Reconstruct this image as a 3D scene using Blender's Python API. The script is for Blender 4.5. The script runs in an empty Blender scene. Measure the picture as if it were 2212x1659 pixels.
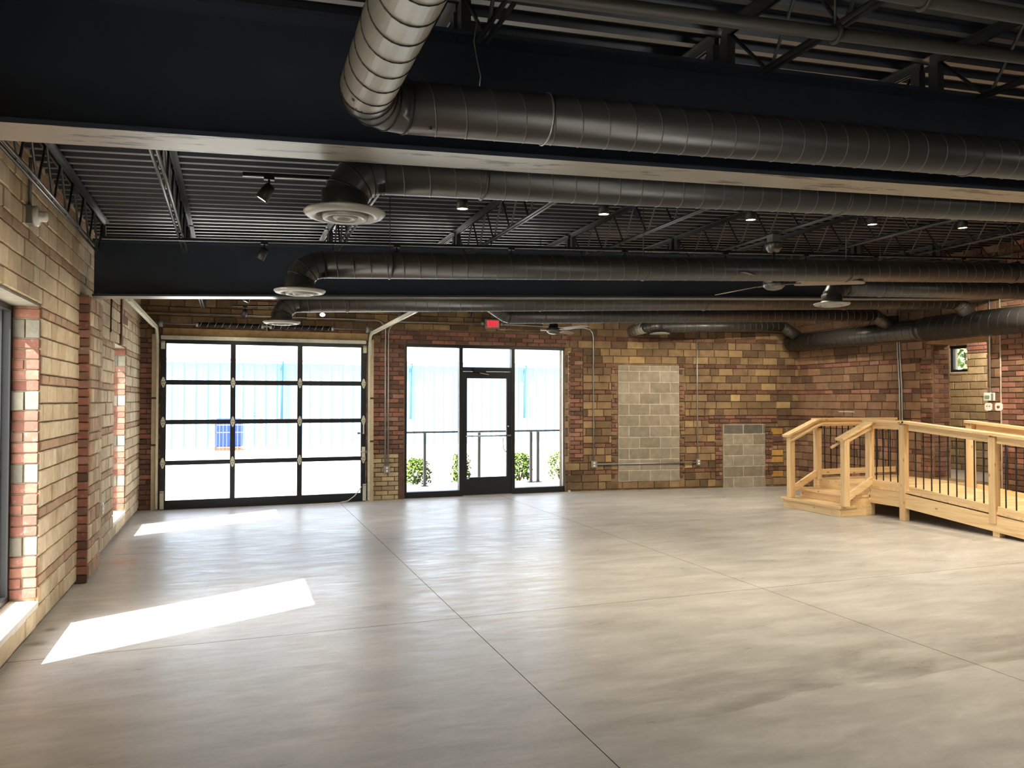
import bpy, math, random
from mathutils import Vector, Matrix

random.seed(7)
R = math.radians
scene = bpy.context.scene
col = scene.collection

# ------------------------------------------------------------------ camera, sky, sun, exposure
cam_data = bpy.data.cameras.new('camera')
cam_data.sensor_width = 36.0
cam_data.lens = 1680.0 / 2212.0 * 36.0
cam_data.clip_start = 0.05
cam_data.clip_end = 300
cam = bpy.data.objects.new('camera', cam_data)
col.objects.link(cam)
YAW = math.atan(605 / 1680.0)
PIT = math.atan(35.5 / 1680.0)
cam.location = (0, 0, 1.63)
cam.rotation_euler = (math.pi / 2 + PIT, 0, -YAW)
scene.camera = cam

SUN_DIR = Vector((0.891, 0.453, -0.905)).normalized()      # the way the sunlight travels
world = bpy.data.worlds.new('world')
scene.world = world
world.use_nodes = True
wn = world.node_tree.nodes
bg = wn['Background']
sky = wn.new('ShaderNodeTexSky')
sky.sky_type = 'NISHITA'
sky.sun_disc = False
sky.sun_elevation = R(43)
sky.sun_rotation = math.atan2(-SUN_DIR.x, -SUN_DIR.y)
sky.dust_density = 2.0
hsv = wn.new('ShaderNodeHueSaturation')
hsv.inputs['Saturation'].default_value = 0.45              # hazy bright day
world.node_tree.links.new(sky.outputs[0], hsv.inputs['Color'])
world.node_tree.links.new(hsv.outputs[0], bg.inputs[0])
bg.inputs[1].default_value = 0.5

sun_data = bpy.data.lights.new('sun', 'SUN')
sun_data.energy = 16.0
sun_data.angle = R(0.55)
sun_data.color = (1.0, 0.96, 0.9)
sun = bpy.data.objects.new('sun', sun_data)
col.objects.link(sun)
sun.location = (-20, -10, 25)
sun.rotation_euler = SUN_DIR.to_track_quat('-Z', 'Y').to_euler()

vs = scene.view_settings
scene.display_settings.display_device = 'sRGB'
vs.view_transform = 'Standard'
vs.look = 'None'
vs.gamma = 1.0
vs.use_curve_mapping = False
vs.exposure = 1.05
scene.cycles.diffuse_bounces = 6
scene.cycles.max_bounces = 14
scene.cycles.transparent_max_bounces = 16
scene.cycles.caustics_reflective = False
scene.cycles.caustics_refractive = False
scene.cycles.sample_clamp_indirect = 6.0

# ------------------------------------------------------------------ roof line helpers (the roof rises gently to the right)
def beam_z(x): return 2.635 + 0.042 * x          # underside of the big beams
BEAM_D = 0.53
def joist_z(x): return 3.005 + 0.048 * x         # underside of the joists
def deck_z(x): return 3.345 + 0.048 * x          # underside of the deck

XL, XR, YB, YF = -1.30, 10.20, 12.75, -5.2

# ------------------------------------------------------------------ materials
def lin(c):
    return tuple(((v / 255.0) / 12.92 if v / 255.0 <= 0.04045 else ((v / 255.0 + 0.055) / 1.055) ** 2.4) for v in c) + (1.0,)

MATS = {}
def new_mat(name):
    m = bpy.data.materials.new(name)
    m.use_nodes = True
    MATS[name] = m
    nt = m.node_tree
    return m, nt, nt.nodes, nt.links, nt.nodes['Principled BSDF']

def noise(N, L, scale, detail=4.0, rough=0.55, vec=None, dims='3D'):
    n = N.new('ShaderNodeTexNoise')
    n.inputs['Scale'].default_value = scale
    n.inputs['Detail'].default_value = detail
    n.inputs['Roughness'].default_value = rough
    if vec is not None: L.new(vec, n.inputs['Vector'])
    return n

def ramp(N, L, fac, stops, interp='LINEAR'):
    r = N.new('ShaderNodeValToRGB')
    r.color_ramp.interpolation = interp
    els = r.color_ramp.elements
    while len(els) > 1: els.remove(els[-1])
    els[0].position = stops[0][0]; els[0].color = stops[0][1]
    for p, c in stops[1:]:
        e = els.new(p); e.color = c
    if fac is not None: L.new(fac, r.inputs[0])
    return r

def mixc(N, L, fac, a, b, mode='MIX'):
    m = N.new('ShaderNodeMix')
    m.data_type = 'RGBA'; m.blend_type = mode
    for sock, v in ((m.inputs[0], fac), (m.inputs[6], a), (m.inputs[7], b)):
        if isinstance(v, (int, float)): sock.default_value = v
        elif isinstance(v, tuple): sock.default_value = v
        else: L.new(v, sock)
    return m.outputs[2]

def math_n(N, L, op, a, b=None, c=None, clamp=False):
    m = N.new('ShaderNodeMath'); m.operation = op; m.use_clamp = clamp
    for i, v in enumerate((a, b, c)):
        if v is None: continue
        if isinstance(v, (int, float)): m.inputs[i].default_value = v
        else: L.new(v, m.inputs[i])
    return m.outputs[0]

def bump(N, L, P, height, strength=0.2, dist=0.01):
    b = N.new('ShaderNodeBump')
    b.inputs['Strength'].default_value = strength
    b.inputs['Distance'].default_value = dist
    L.new(height, b.inputs['Height'])
    L.new(b.outputs[0], P.inputs['Normal'])

def plain(name, rgb, rough=0.5, metal=0.0, spec=0.5, var=0.12, scale=12.0, emit=None, estr=0.0):
    m, nt, N, L, P = new_mat(name)
    geo = N.new('ShaderNodeNewGeometry')
    n = noise(N, L, scale, 4, 0.6, geo.outputs['Position'])
    c = lin(rgb)
    lo = tuple(v * (1 - var) for v in c[:3]) + (1,)
    hi = tuple(min(1, v * (1 + var)) for v in c[:3]) + (1,)
    r = ramp(N, L, n.outputs['Fac'], [(0.3, lo), (0.7, hi)])
    L.new(r.outputs[0], P.inputs['Base Color'])
    P.inputs['Roughness'].default_value = rough
    P.inputs['Metallic'].default_value = metal
    P.inputs['Specular IOR Level'].default_value = spec
    if emit:
        P.inputs['Emission Color'].default_value = lin(emit)
        P.inputs['Emission Strength'].default_value = estr
    return m

def masonry_mat(name, stops, dust=(190, 180, 160), dust_amt=0.45, rough=0.9, soot=0.0):
    m, nt, N, L, P = new_mat(name)
    geo = N.new('ShaderNodeNewGeometry')
    oi = N.new('ShaderNodeObjectInfo')
    s = math_n(N, L, 'ADD', oi.outputs['Random'], geo.outputs['Random Per Island'])
    s = math_n(N, L, 'MULTIPLY', s, 37.31)
    wnz = N.new('ShaderNodeTexWhiteNoise'); wnz.noise_dimensions = '1D'
    L.new(s, wnz.inputs['W'])
    r = ramp(N, L, wnz.outputs['Value'], [(p, lin(c)) for p, c in stops])
    mot = noise(N, L, 9.0, 5, 0.65, geo.outputs['Position'])
    mr = ramp(N, L, mot.outputs['Fac'], [(0.3, (0.78, 0.77, 0.76, 1)), (0.7, (1.16, 1.15, 1.13, 1))])
    c1 = mixc(N, L, 1.0, r.outputs[0], mr.outputs[0], 'MULTIPLY')
    du = noise(N, L, 22.0, 6, 0.7, geo.outputs['Position'])
    dr = ramp(N, L, du.outputs['Fac'], [(0.56, (0, 0, 0, 1)), (0.78, (dust_amt,) * 3 + (1,))])
    c2 = mixc(N, L, dr.outputs[0], c1, lin(dust))
    if soot > 0:
        so = noise(N, L, 1.3, 4, 0.6, geo.outputs['Position'])
        sr = ramp(N, L, so.outputs['Fac'], [(0.45, (1, 1, 1, 1)), (0.68, (1 - soot,) * 3 + (1,))])
        c2 = mixc(N, L, 1.0, c2, sr.outputs[0], 'MULTIPLY')
    L.new(c2, P.inputs['Base Color'])
    P.inputs['Roughness'].default_value = rough
    P.inputs['Specular IOR Level'].default_value = 0.25
    bn = noise(N, L, 60.0, 5, 0.6, geo.outputs['Position'])
    bump(N, L, P, bn.outputs['Fac'], 0.35, 0.006)
    return m

def wood_mat(name, axis):
    m, nt, N, L, P = new_mat(name)
    geo = N.new('ShaderNodeNewGeometry')
    mp = N.new('ShaderNodeMapping')
    sc = [28.0, 28.0, 28.0]; sc[axis] = 1.6
    mp.inputs['Scale'].default_value = sc
    L.new(geo.outputs['Position'], mp.inputs['Vector'])
    n = noise(N, L, 1.0, 5, 0.6, mp.outputs[0])
    n.inputs['Distortion'].default_value = 0.6
    oi = N.new('ShaderNodeObjectInfo')
    r = ramp(N, L, n.outputs['Fac'], [(0.25, lin((206, 170, 122))), (0.5, lin((226, 196, 150))), (0.75, lin((238, 214, 172)))])
    tint = ramp(N, L, oi.outputs['Random'], [(0, (0.86, 0.84, 0.8, 1)), (1, (1.06, 1.05, 1.02, 1))])
    c = mixc(N, L, 1.0, r.outputs[0], tint.outputs[0], 'MULTIPLY')
    mk = N.new('ShaderNodeMapping'); sk = [9.0, 9.0, 9.0]; sk[axis] = 4.0
    mk.inputs['Scale'].default_value = sk
    L.new(geo.outputs['Position'], mk.inputs['Vector'])
    vo = N.new('ShaderNodeTexVoronoi'); vo.inputs['Scale'].default_value = 1.0
    L.new(mk.outputs[0], vo.inputs['Vector'])
    kn = ramp(N, L, vo.outputs['Distance'], [(0.05, (0.75, 0.75, 0.75, 1)), (0.13, (0, 0, 0, 1))])
    c = mixc(N, L, kn.outputs[0], c, lin((120, 72, 36)))
    L.new(c, P.inputs['Base Color'])
    P.inputs['Roughness'].default_value = 0.6
    P.inputs['Specular IOR Level'].default_value = 0.3
    return m

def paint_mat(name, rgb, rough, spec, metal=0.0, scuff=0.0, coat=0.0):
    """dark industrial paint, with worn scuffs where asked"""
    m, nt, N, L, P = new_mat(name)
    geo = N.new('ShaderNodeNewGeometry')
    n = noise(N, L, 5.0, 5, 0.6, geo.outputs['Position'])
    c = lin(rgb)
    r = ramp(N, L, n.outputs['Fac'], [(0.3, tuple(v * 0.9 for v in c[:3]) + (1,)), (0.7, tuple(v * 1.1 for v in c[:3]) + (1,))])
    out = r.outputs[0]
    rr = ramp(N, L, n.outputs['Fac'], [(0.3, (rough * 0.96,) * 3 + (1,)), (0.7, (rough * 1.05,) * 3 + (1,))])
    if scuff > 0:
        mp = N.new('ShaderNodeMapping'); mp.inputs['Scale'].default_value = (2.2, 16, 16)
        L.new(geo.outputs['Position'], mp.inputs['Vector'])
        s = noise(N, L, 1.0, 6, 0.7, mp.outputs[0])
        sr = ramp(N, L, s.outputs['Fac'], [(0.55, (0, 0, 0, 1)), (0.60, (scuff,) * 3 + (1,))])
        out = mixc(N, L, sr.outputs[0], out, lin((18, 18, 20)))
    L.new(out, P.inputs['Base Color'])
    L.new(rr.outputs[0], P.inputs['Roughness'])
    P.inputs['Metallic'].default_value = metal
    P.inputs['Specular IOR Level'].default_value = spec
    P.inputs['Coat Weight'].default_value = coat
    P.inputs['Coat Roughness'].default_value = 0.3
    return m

def glass_mat(name, tint=(1, 1, 1)):
    m = bpy.data.materials.new(name); m.use_nodes = True; MATS[name] = m
    N, L = m.node_tree.nodes, m.node_tree.links
    N.remove(N['Principled BSDF'])
    out = N['Material Output']
    tr = N.new('ShaderNodeBsdfTransparent'); tr.inputs[0].default_value = tint + (1,)
    gl = N.new('ShaderNodeBsdfGlossy'); gl.inputs['Roughness'].default_value = 0.03
    lw = N.new('ShaderNodeFresnel'); lw.inputs[0].default_value = 1.45
    mx = N.new('ShaderNodeMixShader')
    L.new(lw.outputs[0], mx.inputs[0]); L.new(tr.outputs[0], mx.inputs[1]); L.new(gl.outputs[0], mx.inputs[2])
    L.new(mx.outputs[0], out.inputs[0])
    return m

def concrete_floor(name):
    m, nt, N, L, P = new_mat(name)
    geo = N.new('ShaderNodeNewGeometry')
    pos = geo.outputs['Position']
    sx = N.new('ShaderNodeSeparateXYZ'); L.new(pos, sx.inputs[0])
    big = noise(N, L, 0.55, 4, 0.55, pos)
    mp = N.new('ShaderNodeMapping'); mp.inputs['Scale'].default_value = (0.9, 2.6, 1); mp.inputs['Rotation'].default_value = (0, 0, 0.35)
    L.new(pos, mp.inputs['Vector'])
    st = noise(N, L, 1.6, 7, 0.68, mp.outputs[0]); st.inputs['Distortion'].default_value = 0.35
    fine = noise(N, L, 26.0, 6, 0.7, pos)
    mp2 = N.new('ShaderNodeMapping'); mp2.inputs['Scale'].default_value = (2.0, 9.0, 1); mp2.inputs['Rotation'].default_value = (0, 0, -0.25)
    L.new(pos, mp2.inputs['Vector'])
    trow = noise(N, L, 1.5, 8, 0.72, mp2.outputs[0]); trow.inputs['Distortion'].default_value = 0.8
    c0 = ramp(N, L, st.outputs['Fac'], [(0.25, lin((162, 160, 156))), (0.52, lin((180, 178, 174))), (0.8, lin((198, 196, 192)))])
    cb = ramp(N, L, big.outputs['Fac'], [(0.3, (0.86, 0.86, 0.85, 1)), (0.7, (1.1, 1.09, 1.07, 1))])
    c = mixc(N, L, 1.0, c0.outputs[0], cb.outputs[0], 'MULTIPLY')
    cf = ramp(N, L, fine.outputs['Fac'], [(0.3, (0.93, 0.93, 0.93, 1)), (0.7, (1.05, 1.05, 1.05, 1))])
    c = mixc(N, L, 1.0, c, cf.outputs[0], 'MULTIPLY')
    ct = ramp(N, L, trow.outputs['Fac'], [(0.3, (0.88, 0.88, 0.88, 1)), (0.55, (1.0, 1.0, 1.0, 1)), (0.75, (1.1, 1.1, 1.11, 1))])
    c = mixc(N, L, 1.0, c, ct.outputs[0], 'MULTIPLY')
    # old stain with a hard edge across the slab: darker on the far side of a wavering line
    wob = noise(N, L, 1.1, 3, 0.5, pos)
    edge = math_n(N, L, 'MULTIPLY_ADD', sx.outputs['X'], 0.02, 3.30)
    edge = math_n(N, L, 'MULTIPLY_ADD', wob.outputs['Fac'], 0.35, edge)
    d = math_n(N, L, 'SUBTRACT', sx.outputs['Y'], edge)
    inside = math_n(N, L, 'MULTIPLY', math_n(N, L, 'GREATER_THAN', d, 0.0), math_n(N, L, 'SUBTRACT', 1.0, math_n(N, L, 'MULTIPLY', d, 1.25), clamp=True), clamp=True)
    xw = math_n(N, L, 'MULTIPLY', math_n(N, L, 'SUBTRACT', sx.outputs['X'], 1.7), 1.2, clamp=True)
    inside = math_n(N, L, 'MULTIPLY', inside, xw)
    patch = ramp(N, L, st.outputs['Fac'], [(0.3, (1, 1, 1, 1)), (0.65, (0.25, 0.25, 0.25, 1))])
    inside = math_n(N, L, 'MULTIPLY', inside, patch.outputs[0])
    c = mixc(N, L, math_n(N, L, 'MULTIPLY', inside, 0.5), c, lin((96, 92, 84)))
    # reddish brick dust by the pier and two dark damp spots by the near window
    for (px_, py_, rr_, colr, amt) in ((-1.05, 8.75, 0.28, (176, 128, 100), 0.55), (-1.2, 6.35, 0.07, (92, 84, 74), 0.8), (-1.22, 6.02, 0.09, (92, 84, 74), 0.8),
                                       (-1.12, 10.9, 0.09, (140, 100, 80), 0.6)):
        vd = N.new('ShaderNodeVectorMath'); vd.operation = 'DISTANCE'
        L.new(pos, vd.inputs[0]); vd.inputs[1].default_value = (px_, py_, 0)
        dd = math_n(N, L, 'MULTIPLY_ADD', fine.outputs['Fac'], rr_ * 0.5, vd.outputs['Value'])
        f = math_n(N, L, 'MULTIPLY', math_n(N, L, 'SUBTRACT', 1.0, math_n(N, L, 'DIVIDE', dd, rr_ * 1.2), clamp=True), amt * 1.6, clamp=True)
        c = mixc(N, L, f, c, lin(colr))
    L.new(c, P.inputs['Base Color'])
    rg = ramp(N, L, st.outputs['Fac'], [(0.3, (0.0,) * 3 + (1,)), (0.7, (0.14,) * 3 + (1,))])
    rt = ramp(N, L, trow.outputs['Fac'], [(0.35, (0.38,) * 3 + (1,)), (0.62, (0.24,) * 3 + (1,))])
    L.new(math_n(N, L, 'ADD', rg.outputs[0], rt.outputs[0]), P.inputs['Roughness'])
    P.inputs['Specular IOR Level'].default_value = 0.6
    bump(N, L, P, math_n(N, L, 'ADD', fine.outputs['Fac'], trow.outputs['Fac']), 0.08, 0.004)
    return m

concrete_floor('floor_concrete')
plain('joint_dark', (40, 37, 34), 0.9)
BUFF = [(0.0, (184, 164, 134)), (0.3, (198, 178, 148)), (0.6, (206, 188, 158)), (0.85, (212, 196, 168)), (1.0, (190, 166, 134))]
masonry_mat('tile_buff', BUFF, dust=(214, 200, 172), dust_amt=0.35)
masonry_mat('brick_rose', [(0, (166, 138, 114)), (0.5, (178, 150, 124)), (1, (188, 156, 128))], dust_amt=0.35)
masonry_mat('tile_brown', [(0.0, (100, 82, 64)), (0.25, (122, 100, 76)), (0.55, (138, 114, 86)), (0.8, (148, 124, 92)), (0.94, (164, 138, 100)), (1.0, (188, 160, 116))],
            dust=(176, 156, 124), dust_amt=0.5, soot=0.35)
masonry_mat('brick_brown', [(0, (98, 70, 58)), (0.5, (118, 84, 68)), (1, (134, 98, 78))], dust_amt=0.4, soot=0.25)
masonry_mat('tile_russet', [(0.0, (106, 82, 68)), (0.25, (138, 108, 86)), (0.5, (156, 122, 96)), (0.72, (146, 118, 94)), (0.86, (118, 94, 78)), (1.0, (174, 134, 104))],
            dust=(186, 166, 140), dust_amt=0.45, soot=0.25)
masonry_mat('brick_red', [(0, (132, 90, 78)), (0.5, (148, 102, 88)), (0.85, (160, 114, 98)), (1, (148, 120, 108))], dust=(216, 196, 180), dust_amt=0.45)
masonry_mat('brick_dark', [(0, (98, 74, 66)), (0.5, (116, 88, 78)), (1, (134, 102, 90))], dust=(170, 150, 130), dust_amt=0.35)
masonry_mat('brick_cream', [(0, (150, 132, 104)), (0.5, (178, 160, 128)), (1, (196, 178, 146))], dust=(206, 192, 166), dust_amt=0.4)
masonry_mat('tile_gold', [(0, (186, 142, 72)), (0.5, (200, 158, 88)), (1, (176, 134, 70))], dust_amt=0.25)
masonry_mat('stone_grey', [(0, (128, 124, 112)), (1, (152, 148, 134))], dust=(180, 174, 162), dust_amt=0.4)
masonry_mat('cmu_grey', [(0, (138, 130, 114)), (0.5, (150, 142, 126)), (1, (160, 152, 136))], dust=(170, 162, 146), dust_amt=0.25)
masonry_mat('mortar', [(0, (164, 148, 124)), (1, (172, 156, 132))], dust=(196, 182, 160), dust_amt=0.5)
masonry_mat('mortar_brown', [(0, (132, 112, 88)), (1, (140, 120, 94))], dust=(170, 150, 118), dust_amt=0.5, soot=0.3)
masonry_mat('mortar_pale', [(0, (190, 180, 160)), (1, (200, 190, 168))], dust=(214, 204, 184), dust_amt=0.4)
masonry_mat('lintel_paint', [(0, (170, 146, 104)), (1, (186, 160, 116))], dust=(84, 66, 48), dust_amt=0.9)
for i, a in enumerate('xyz'): wood_mat('pine_' + a, i)
plain('old_wood', (96, 62, 38), 0.8, var=0.3)
plain('lintel_wood', (150, 112, 70), 0.8, var=0.25)
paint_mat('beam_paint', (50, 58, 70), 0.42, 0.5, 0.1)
paint_mat('beam_flange', (146, 142, 131), 0.36, 0.8, 0.2, scuff=0.9)  # pale base paints in the floor's reflection; the dark scuffs are wear
paint_mat('deck_paint', (44, 49, 60), 0.34, 0.8, 0.3)
paint_mat('deck_flat', (112, 111, 108), 0.38, 0.9, 0.3)  # reflected light on the rib flats, put in as a lighter colour
paint_mat('joist_paint', (56, 58, 60), 0.33, 1.0, 0.3)
paint_mat('duct_paint', (62, 60, 58), 0.36, 0.9, 0.3)
paint_mat('duct_silver', (158, 154, 142), 0.42, 0.6, 0.35)  # reflected light on the lengthwise runs, painted as a paler duct colour
paint_mat('seam_light', (104, 101, 96), 0.36, 0.9, 0.3)  # thin highlights along the seams, painted as a lighter tone
paint_mat('seam_paint', (40, 39, 38), 0.5, 0.5, 0.4)
paint_mat('pipe_paint', (58, 55, 50), 0.5, 0.5, 0.2)
paint_mat('fixture_black', (20, 20, 22), 0.45, 0.5)
paint_mat('frame_black', (30, 31, 33), 0.4, 0.5, 0.2)
paint_mat('rod_black', (24, 26, 28), 0.4, 0.6, 0.3)
plain('diffuser_metal', (158, 156, 148), 0.42, 0.2)
plain('galvanised', (176, 178, 176), 0.38, 0.75, var=0.08)
plain('track_white', (204, 202, 184), 0.45, 0.2)
plain('jamb_cream', (206, 190, 160), 0.6)
plain('white_plastic', (236, 234, 226), 0.45)
plain('cable_white', (206, 200, 190), 0.5)
plain('cable_black', (24, 20, 18), 0.6)
plain('sill_white', (214, 208, 196), 0.7, var=0.08)
plain('box_grey', (140, 138, 132), 0.5, 0.2)
plain('chrome', (200, 198, 190), 0.25, 0.9)
plain('screen_green', (120, 134, 108), 0.3)
plain('red_cap', (150, 60, 50), 0.5)
plain('fan_blade', (128, 114, 100), 0.5)
plain('fan_metal', (104, 102, 98), 0.35, 0.7)
plain('lamp_glow', (255, 236, 200), 0.5, emit=(255, 226, 176), estr=14.0)
plain('exit_red', (230, 30, 50), 0.5, emit=(255, 40, 66), estr=0.5)
plain('exit_panel', (196, 150, 146), 0.5, emit=(255, 110, 120), estr=0.04)
plain('ground_concrete', (200, 198, 190), 0.9, var=0.06, scale=2.0)
plain('metal_siding', (118, 153, 178), 0.6, var=0.03)
plain('metal_roof', (226, 230, 232), 0.6, var=0.03)
plain('siding_trim', (96, 100, 104), 0.5)
plain('downspout_blue', (52, 96, 132), 0.5)
plain('bin_blue', (20, 52, 132), 0.5)
plain('rail_grey', (96, 96, 92), 0.5, 0.2)
plain('soil', (150, 140, 120), 1.0)
masonry_mat('leaf_green', [(0, (44, 66, 12)), (0.5, (66, 90, 16)), (1, (96, 118, 26))], dust=(120, 136, 50), dust_amt=0.2, rough=0.6)
masonry_mat('leaf_tree', [(0, (70, 104, 46)), (0.5, (104, 140, 66)), (1, (140, 168, 90))], dust=(170, 190, 120), dust_amt=0.3, rough=0.6)
plain('bark', (90, 74, 58), 0.9)
glass_mat('glass')

# ------------------------------------------------------------------ mesh helpers
class MB:
    def __init__(self):
        self.v, self.f, self.s = [], [], []
    def add(self, verts, faces, smooth=False):
        b = len(self.v)
        self.v += [Vector(p) for p in verts]
        self.f += [tuple(b + i for i in f) for f in faces]
        self.s += [smooth] * len(faces)
        return self
    def box(self, a, b):
        x0, y0, z0 = a; x1, y1, z1 = b
        v = [(x0, y0, z0), (x1, y0, z0), (x1, y1, z0), (x0, y1, z0), (x0, y0, z1), (x1, y0, z1), (x1, y1, z1), (x0, y1, z1)]
        return self.add(v, [(3, 2, 1, 0), (4, 5, 6, 7), (0, 1, 5, 4), (1, 2, 6, 5), (2, 3, 7, 6), (3, 0, 4, 7)])
    def bar(self, p, q, w, h, up=(0, 0, 1)):
        """rectangular bar from p to q, w across, h along up"""
        p, q = Vector(p), Vector(q); d = (q - p).normalized(); up = Vector(up)
        side = d.cross(up).normalized(); u = side.cross(d).normalized()
        v = []
        for c in (p, q):
            for a, b in ((-1, -1), (1, -1), (1, 1), (-1, 1)):
                v.append(c + side * (a * w / 2) + u * (b * h / 2))
        return self.add(v, [(3, 2, 1, 0), (4, 5, 6, 7), (0, 1, 5, 4), (1, 2, 6, 5), (2, 3, 7, 6), (3, 0, 4, 7)])
    def tube(self, path, r, seg=10, cap=True, smooth=True):
        path = [Vector(p) for p in path]; n = len(path)
        rad = r if isinstance(r, (list, tuple)) else [r] * n
        rings = []; prev = None
        for i, p in enumerate(path):
            t = (path[min(i + 1, n - 1)] - path[max(i - 1, 0)]).normalized()
            if prev is None:
                a = Vector((0, 0, 1)) if abs(t.z) < 0.9 else Vector((1, 0, 0))
                nrm = t.cross(a).normalized()
            else:
                nrm = (prev - t * prev.dot(t)).normalized()
            prev = nrm; bn = t.cross(nrm)
            rings.append([p + (nrm * math.cos(2 * math.pi * k / seg) + bn * math.sin(2 * math.pi * k / seg)) * rad[i] for k in range(seg)])
        v = [q for rg in rings for q in rg]; f = []
        for i in range(n - 1):
            for k in range(seg):
                k2 = (k + 1) % seg
                f.append((i * seg + k, i * seg + k2, (i + 1) * seg + k2, (i + 1) * seg + k))
        self.add(v, f, smooth)
        if cap:
            b = len(self.v) - len(v)
            self.f.append(tuple(b + k for k in reversed(range(seg)))); self.s.append(False)
            self.f.append(tuple(b + (n - 1) * seg + k for k in range(seg))); self.s.append(False)
        return self
    def lathe(self, prof, c, seg=32, axis='z', smooth=True):
        c = Vector(c); v = []; f = []; n = len(prof)
        for r, h in prof:
            for k in range(seg):
                a = 2 * math.pi * k / seg; ca, sa = r * math.cos(a), r * math.sin(a)
                v.append(c + (Vector((ca, sa, h)) if axis == 'z' else Vector((ca, h, sa)) if axis == 'y' else Vector((h, ca, sa))))
        for i in range(n - 1):
            for k in range(seg):
                k2 = (k + 1) % seg
                f.append((i * seg + k, i * seg + k2, (i + 1) * seg + k2, (i + 1) * seg + k))
        return self.add(v, f, smooth)
    def prism(self, poly, origin, ux, uy, depth):
        """polygon in the (ux, uy) plane pushed along depth vector"""
        o, ux, uy, dv = Vector(origin), Vector(ux), Vector(uy), Vector(depth); n = len(poly)
        v = [o + ux * a + uy * b for a, b in poly] + [o + ux * a + uy * b + dv for a, b in poly]
        f = [tuple(range(n)), tuple(reversed(range(n, 2 * n)))] + [(i, (i + 1) % n + 0, (i + 1) % n + n, i + n) for i in range(n)]
        f[0] = tuple(reversed(range(n))); f[1] = tuple(range(n, 2 * n))
        return self.add(v, f)
    def mesh(self, name, mat, origin):
        me = bpy.data.meshes.new(name)
        me.from_pydata([tuple(p - origin) for p in self.v], [], self.f)
        me.polygons.foreach_set('use_smooth', self.s)
        me.materials.append(MATS[mat]); me.update()
        return me
    def build(self, name, mat, parent=None, label=None, bevel=0.0):
        xs = [p.x for p in self.v]; ys = [p.y for p in self.v]; zs = [p.z for p in self.v]
        c = Vector(((min(xs) + max(xs)) / 2, (min(ys) + max(ys)) / 2, (min(zs) + max(zs)) / 2))
        o = bpy.data.objects.new(name, self.mesh(name, mat, c))
        col.objects.link(o)
        w = Vector((0, 0, 0)); p = parent
        while p is not None:
            w += p.location; p = p.parent
        o.parent = parent
        o.location = c - w
        if label: o['label'] = label
        if bevel > 0:
            md = o.modifiers.new('bevel', 'BEVEL'); md.width = bevel; md.segments = 2; md.limit_method = 'ANGLE'
        return o

def box(name, a, b, mat, parent=None, label=None, bevel=0.0): return MB().box(a, b).build(name, mat, parent, label, bevel)

def thing(name, label, cat, loc=(0, 0, 0), group=None):
    o = bpy.data.objects.new(name, None); col.objects.link(o)
    o.empty_display_size = 0.1
    o.location = loc; o['label'] = label; o['category'] = cat
    if group: o['group'] = group
    return o

def tag(o, label, cat, group=None):
    o['label'] = label; o['category'] = cat
    if group: o['group'] = group
    return o

def struct(o):
    o['kind'] = 'structure'
    return o

def copy_tree(o, parent=None):
    c = o.copy(); col.objects.link(c); c.parent = parent
    for ch in o.children: copy_tree(ch, c)
    return c

def arc(c, a, b, r, a0, a1, n):
    c, a, b = Vector(c), Vector(a), Vector(b)
    return [c + (a * math.cos(a0 + (a1 - a0) * i / n) + b * math.sin(a0 + (a1 - a0) * i / n)) * r for i in range(n + 1)]

# ------------------------------------------------------------------ masonry
def unit_brick(name, seed, rough=0.5):
    rnd = random.Random(seed)
    j = lambda s: rnd.uniform(-s, s) * rough
    v = []
    for y, ins in ((0.5, 0.0), (-0.32, 0.0), (-0.5, 1.0)):
        for sx, sz in ((-1, -1), (1, -1), (1, 1), (-1, 1)):
            ix = 0.022 * ins; iz = 0.045 * ins
            v.append((sx * (0.5 - ix) + j(0.012), y + (j(0.10) if ins else 0), sz * (0.5 - iz) + j(0.03)))
    f = [(0, 1, 2, 3)]
    for a in (0, 4):
        for k in range(4):
            k2 = (k + 1) % 4
            f.append((a + k, a + 4 + k, a + 4 + k2, a + k2))
    f.append((8, 11, 10, 9)[::-1])
    return v, f
UNITS = [unit_brick('u', s) for s in range(4)]
BMESH = {}
def brick_mesh(kind, mat, i):
    key = (kind, mat, i)
    if key not in BMESH:
        v, f = UNITS[i]
        me = bpy.data.meshes.new(kind)
        me.from_pydata(v, [], f); me.materials.append(MATS[mat]); me.update()
        BMESH[key] = me
    return BMESH[key]

def rect_diff(r, h):
    u0, u1, v0, v1 = r; a0, a1, b0, b1 = h
    if a0 >= u1 or a1 <= u0 or b0 >= v1 or b1 <= v0: return [r]
    out = []
    if a0 > u0: out.append((u0, a0, v0, v1))
    if a1 < u1: out.append((a1, u1, v0, v1))
    m0, m1 = max(u0, a0), min(u1, a1)
    if b0 > v0: out.append((m0, m1, v0, b0))
    if b1 < v1: out.append((m0, m1, b1, v1))
    return out

BAND0, PER = 0.30, 0.481
def courses(v0, v1, style):
    out = []
    if style == 'tile':
        k = -1
        while BAND0 + k * PER < v1:
            b = BAND0 + k * PER
            out.append((b, b + 0.075, 'band'))
            h = (PER - 0.075) / 3
            for i in range(3): out.append((b + 0.075 + i * h, b + 0.075 + (i + 1) * h, 'tile'))
            k += 1
    else:
        h = {'brick': 0.0755, 'cmu': 0.2, 'block': 0.13}[style]
        z = math.floor(v0 / h) * h
        while z < v1: out.append((z, z + h, style)); z += h
    return [(max(a, v0), min(b, v1), k) for a, b, k in out if min(b, v1) - max(a, v0) > 0.02]

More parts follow.
